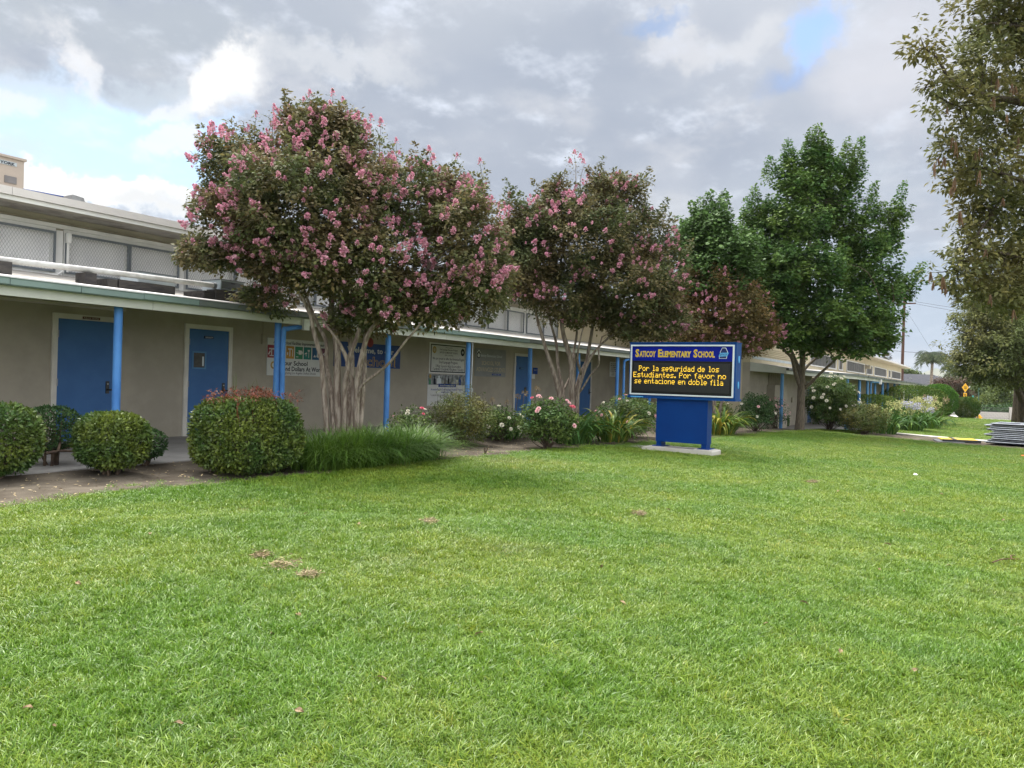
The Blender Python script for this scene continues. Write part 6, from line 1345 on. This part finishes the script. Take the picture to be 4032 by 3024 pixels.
# ================================================================== the grass
def patch(x, y): return vn(x, y, .55)*.6+vn(x+3, y-7, 1.9)*.4
def grass_mat():
    m = bpy.data.materials.new('grass_blade'); m.use_nodes = True
    global nt, N, L
    nt = m.node_tree; nt.nodes.clear(); N = nt.nodes.new; L = nt.links.new
    o = N('ShaderNodeOutputMaterial'); pos = N('ShaderNodeNewGeometry'); p = N('ShaderNodeBsdfPrincipled'); p.inputs['Roughness'].default_value = .42; p.inputs['Specular IOR Level'].default_value = .4
    n1 = noise(pos.outputs['Position'], .45, 4, .6); n2 = noise(pos.outputs['Position'], 1.7, 4, .6); n3 = noise(pos.outputs['Position'], .21, 5, .65)
    c = mix(sstep(n1.outputs['Fac'], .36, .64), (.125, .250, .018, 1), (.195, .290, .028, 1))
    c = mix(mm('MULTIPLY', sstep(n2.outputs['Fac'], .48, .72), .6), c, (.105, .215, .022, 1))
    c = mix(mm('MULTIPLY', sstep(n3.outputs['Fac'], .56, .76), .6), c, (.28, .26, .08, 1))
    oi = N('ShaderNodeObjectInfo'); cr = N('ShaderNodeValToRGB'); L(oi.outputs['Random'], cr.inputs[0]); e = cr.color_ramp.elements
    for _ in range(3): e.new(.5)
    for i, (ps, cc) in enumerate(((0., (.72, .82, .8)), (.3, (.93, .96, .92)), (.7, (1.05, 1.03, 1.)), (.94, (1.2, 1.1, 1.05)), (1., (1.7, 1.2, 1.6)))): e[i].position = ps; e[i].color = (*cc, 1)
    x = N('ShaderNodeMix'); x.data_type = 'RGBA'; x.blend_type = 'MULTIPLY'; x.inputs[0].default_value = 1; L(c, x.inputs[6]); L(cr.outputs[0], x.inputs[7])
    y = N('ShaderNodeMix'); y.data_type = 'RGBA'; y.blend_type = 'MULTIPLY'; y.inputs[0].default_value = 1; L(x.outputs[2], y.inputs[6]); c2 = N('ShaderNodeValToRGB'); L(pos.outputs['Random Per Island'], c2.inputs[0]); c2.color_ramp.elements[0].color = (.55, .66, .6, 1); c2.color_ramp.elements[1].color = (1.3, 1.15, 1.2, 1); L(c2.outputs[0], y.inputs[7])
    L(y.outputs[2], p.inputs['Base Color']); t = N('ShaderNodeBsdfTranslucent'); L(y.outputs[2], t.inputs[0]); s_ = N('ShaderNodeMixShader'); s_.inputs[0].default_value = .22; L(p.outputs[0], s_.inputs[1]); L(t.outputs[0], s_.inputs[2]); L(s_.outputs[0], o.inputs[0]); return m
MT['grass'] = grass_mat()
def tuft(i, n, rad, L_, w, seg=3):
    r = np.random.default_rng(300+i); t = r.uniform(0, 6.28, n); a = r.uniform(0, 6.28, n); rr = rad*r.uniform(0, 1, n)**.5
    base = np.stack([rr*np.cos(a), rr*np.sin(a), 0*a-.006], 1); ln = L_*r.uniform(.5, 1.25, n); b = r.uniform(.35, 1.15, n)
    dh = np.stack([np.cos(t), np.sin(t), 0*t], 1); sd_ = np.stack([-np.sin(t), np.cos(t), 0*t], 1); V = []
    for k in range(seg+1):
        s_ = k/seg; p = base+dh*(ln*b*.8*s_**1.6)[:, None]; p[:, 2] += ln*(s_-.55*b*s_**2.2)*.8; wv = w*(1-s_**2)*.5+.0003; V += [p-sd_*wv, p+sd_*wv]
    V = np.stack(V, 1); k2 = 2*(seg+1); Fq = [np.stack([np.arange(n)*k2+2*k, np.arange(n)*k2+2*k+1, np.arange(n)*k2+2*k+3, np.arange(n)*k2+2*k+2], 1) for k in range(seg)]
    return newmesh('tuft', V.reshape(-1, 3), np.concatenate(Fq).astype(np.int32), 'grass')
TC = bpy.data.collections.new('grass_tufts')
for i in range(6): TC.objects.link(bpy.data.objects.new('tuft_%02d' % i, tuft(i, 36, .052, .066, .0042)))
for i in range(6, 10): TC.objects.link(bpy.data.objects.new('tuft_%02d' % i, tuft(i, 64, .10, .052, .0044, 2)))
for i in range(10, 13): TC.objects.link(bpy.data.objects.new('tuft_%02d' % i, tuft(i, 110, .26, .055, .0085, 2)))
PT = []
def scatter(n, d0, d1, a0, a1, idx, s0, s1):
    """points in a fan round the camera: distance d0..d1, bearing a0..a1 measured from +X"""
    d = np.sqrt(RNG.uniform(d0**2, d1**2, n)); a = RNG.uniform(a0, a1, n); x = d*np.cos(a); y = d*np.sin(a)
    ok = (y < bedge(x)-.02+.05*RNG.normal(size=n)+RNG.exponential(.16, n)*(RNG.uniform(size=n) < .3)) & (x > -6) & (x < 118) & ~near_path(x, y) & (y > -25)
    ok &= ~((x > SX-.42) & (x < SX+.66) & (y > 4.7) & (y < 6.62))
    ok &= ~(bare(x, y) & (RNG.uniform(size=n) < .985))
    thin = patch(x, y); ok &= RNG.uniform(size=n) < np.clip(1.12-.5*S((thin-.45)/.35), 0, 1)
    x, y = x[ok], y[ok]; k = len(x)
    PT.append((np.stack([x, y, lz(x, y)], 1), RNG.integers(idx[0], idx[1], k), RNG.uniform(s0, s1, k)*(1+.22*vn(x, y, 2.4))))
scatter(64000, 1.6, 7.5, R(-24), R(96), (0, 6), .75, 1.25)
scatter(70000, 7., 17., R(-12), R(72), (6, 10), .8, 1.2)
scatter(56000, 16., 42., R(-9), R(34), (10, 13), .5, .8)
scatter(26000, 40., 100., R(-8), R(14), (10, 13), .7, 1.1)
P_ = np.concatenate([p[0] for p in PT]); K_ = np.concatenate([p[1] for p in PT]).astype(np.int32); S_ = np.concatenate([p[2] for p in PT]).astype(np.float32)
gm_ = bpy.data.meshes.new('grass'); gm_.vertices.add(len(P_)); gm_.vertices.foreach_set('co', P_.astype(np.float32).ravel())
at_ = gm_.attributes.new('k', 'INT', 'POINT'); at_.data.foreach_set('value', K_); at_ = gm_.attributes.new('s', 'FLOAT', 'POINT'); at_.data.foreach_set('value', S_)
rot = np.stack([RNG.normal(size=len(P_))*.16, RNG.normal(size=len(P_))*.16, RNG.uniform(0, 6.28, len(P_))], 1).astype(np.float32)
at_ = gm_.attributes.new('r', 'FLOAT_VECTOR', 'POINT'); at_.data.foreach_set('vector', rot.ravel())
go = bpy.data.objects.new('grass', gm_); COL.objects.link(go); tag(go, 'short mown green and straw coloured grass covering the lawn', 'grass', kind='stuff')
ng = bpy.data.node_groups.new('grass_scatter', 'GeometryNodeTree'); ng.interface.new_socket('Geometry', in_out='INPUT', socket_type='NodeSocketGeometry'); ng.interface.new_socket('Geometry', in_out='OUTPUT', socket_type='NodeSocketGeometry')
nn = ng.nodes.new; ln_ = ng.links.new; gi = nn('NodeGroupInput'); g_o = nn('NodeGroupOutput'); mp = nn('GeometryNodeMeshToPoints'); ip = nn('GeometryNodeInstanceOnPoints'); ci = nn('GeometryNodeCollectionInfo')
ci.inputs['Collection'].default_value = TC; ci.inputs['Separate Children'].default_value = True; ci.inputs['Reset Children'].default_value = True; ip.inputs['Pick Instance'].default_value = True
def na(nm, ty): q = nn('GeometryNodeInputNamedAttribute'); q.data_type = ty; q.inputs[0].default_value = nm; return next(o for o in q.outputs if o.enabled and o.name == 'Attribute')
ln_(gi.outputs[0], mp.inputs['Mesh']); ln_(mp.outputs[0], ip.inputs['Points']); ln_(ci.outputs[0], ip.inputs['Instance']); ln_(na('k', 'INT'), ip.inputs['Instance Index']); ln_(na('s', 'FLOAT'), ip.inputs['Scale']); ln_(na('r', 'FLOAT_VECTOR'), ip.inputs['Rotation']); ln_(ip.outputs[0], g_o.inputs[0])
md = go.modifiers.new('scatter', 'NODES'); md.node_group = ng

SC.render.engine = 'CYCLES'; SC.cycles.max_bounces = 4; SC.cycles.diffuse_bounces = 3; SC.cycles.glossy_bounces = 2; SC.cycles.transmission_bounces = 3; SC.cycles.transparent_max_bounces = 8; SC.cycles.use_denoising = True
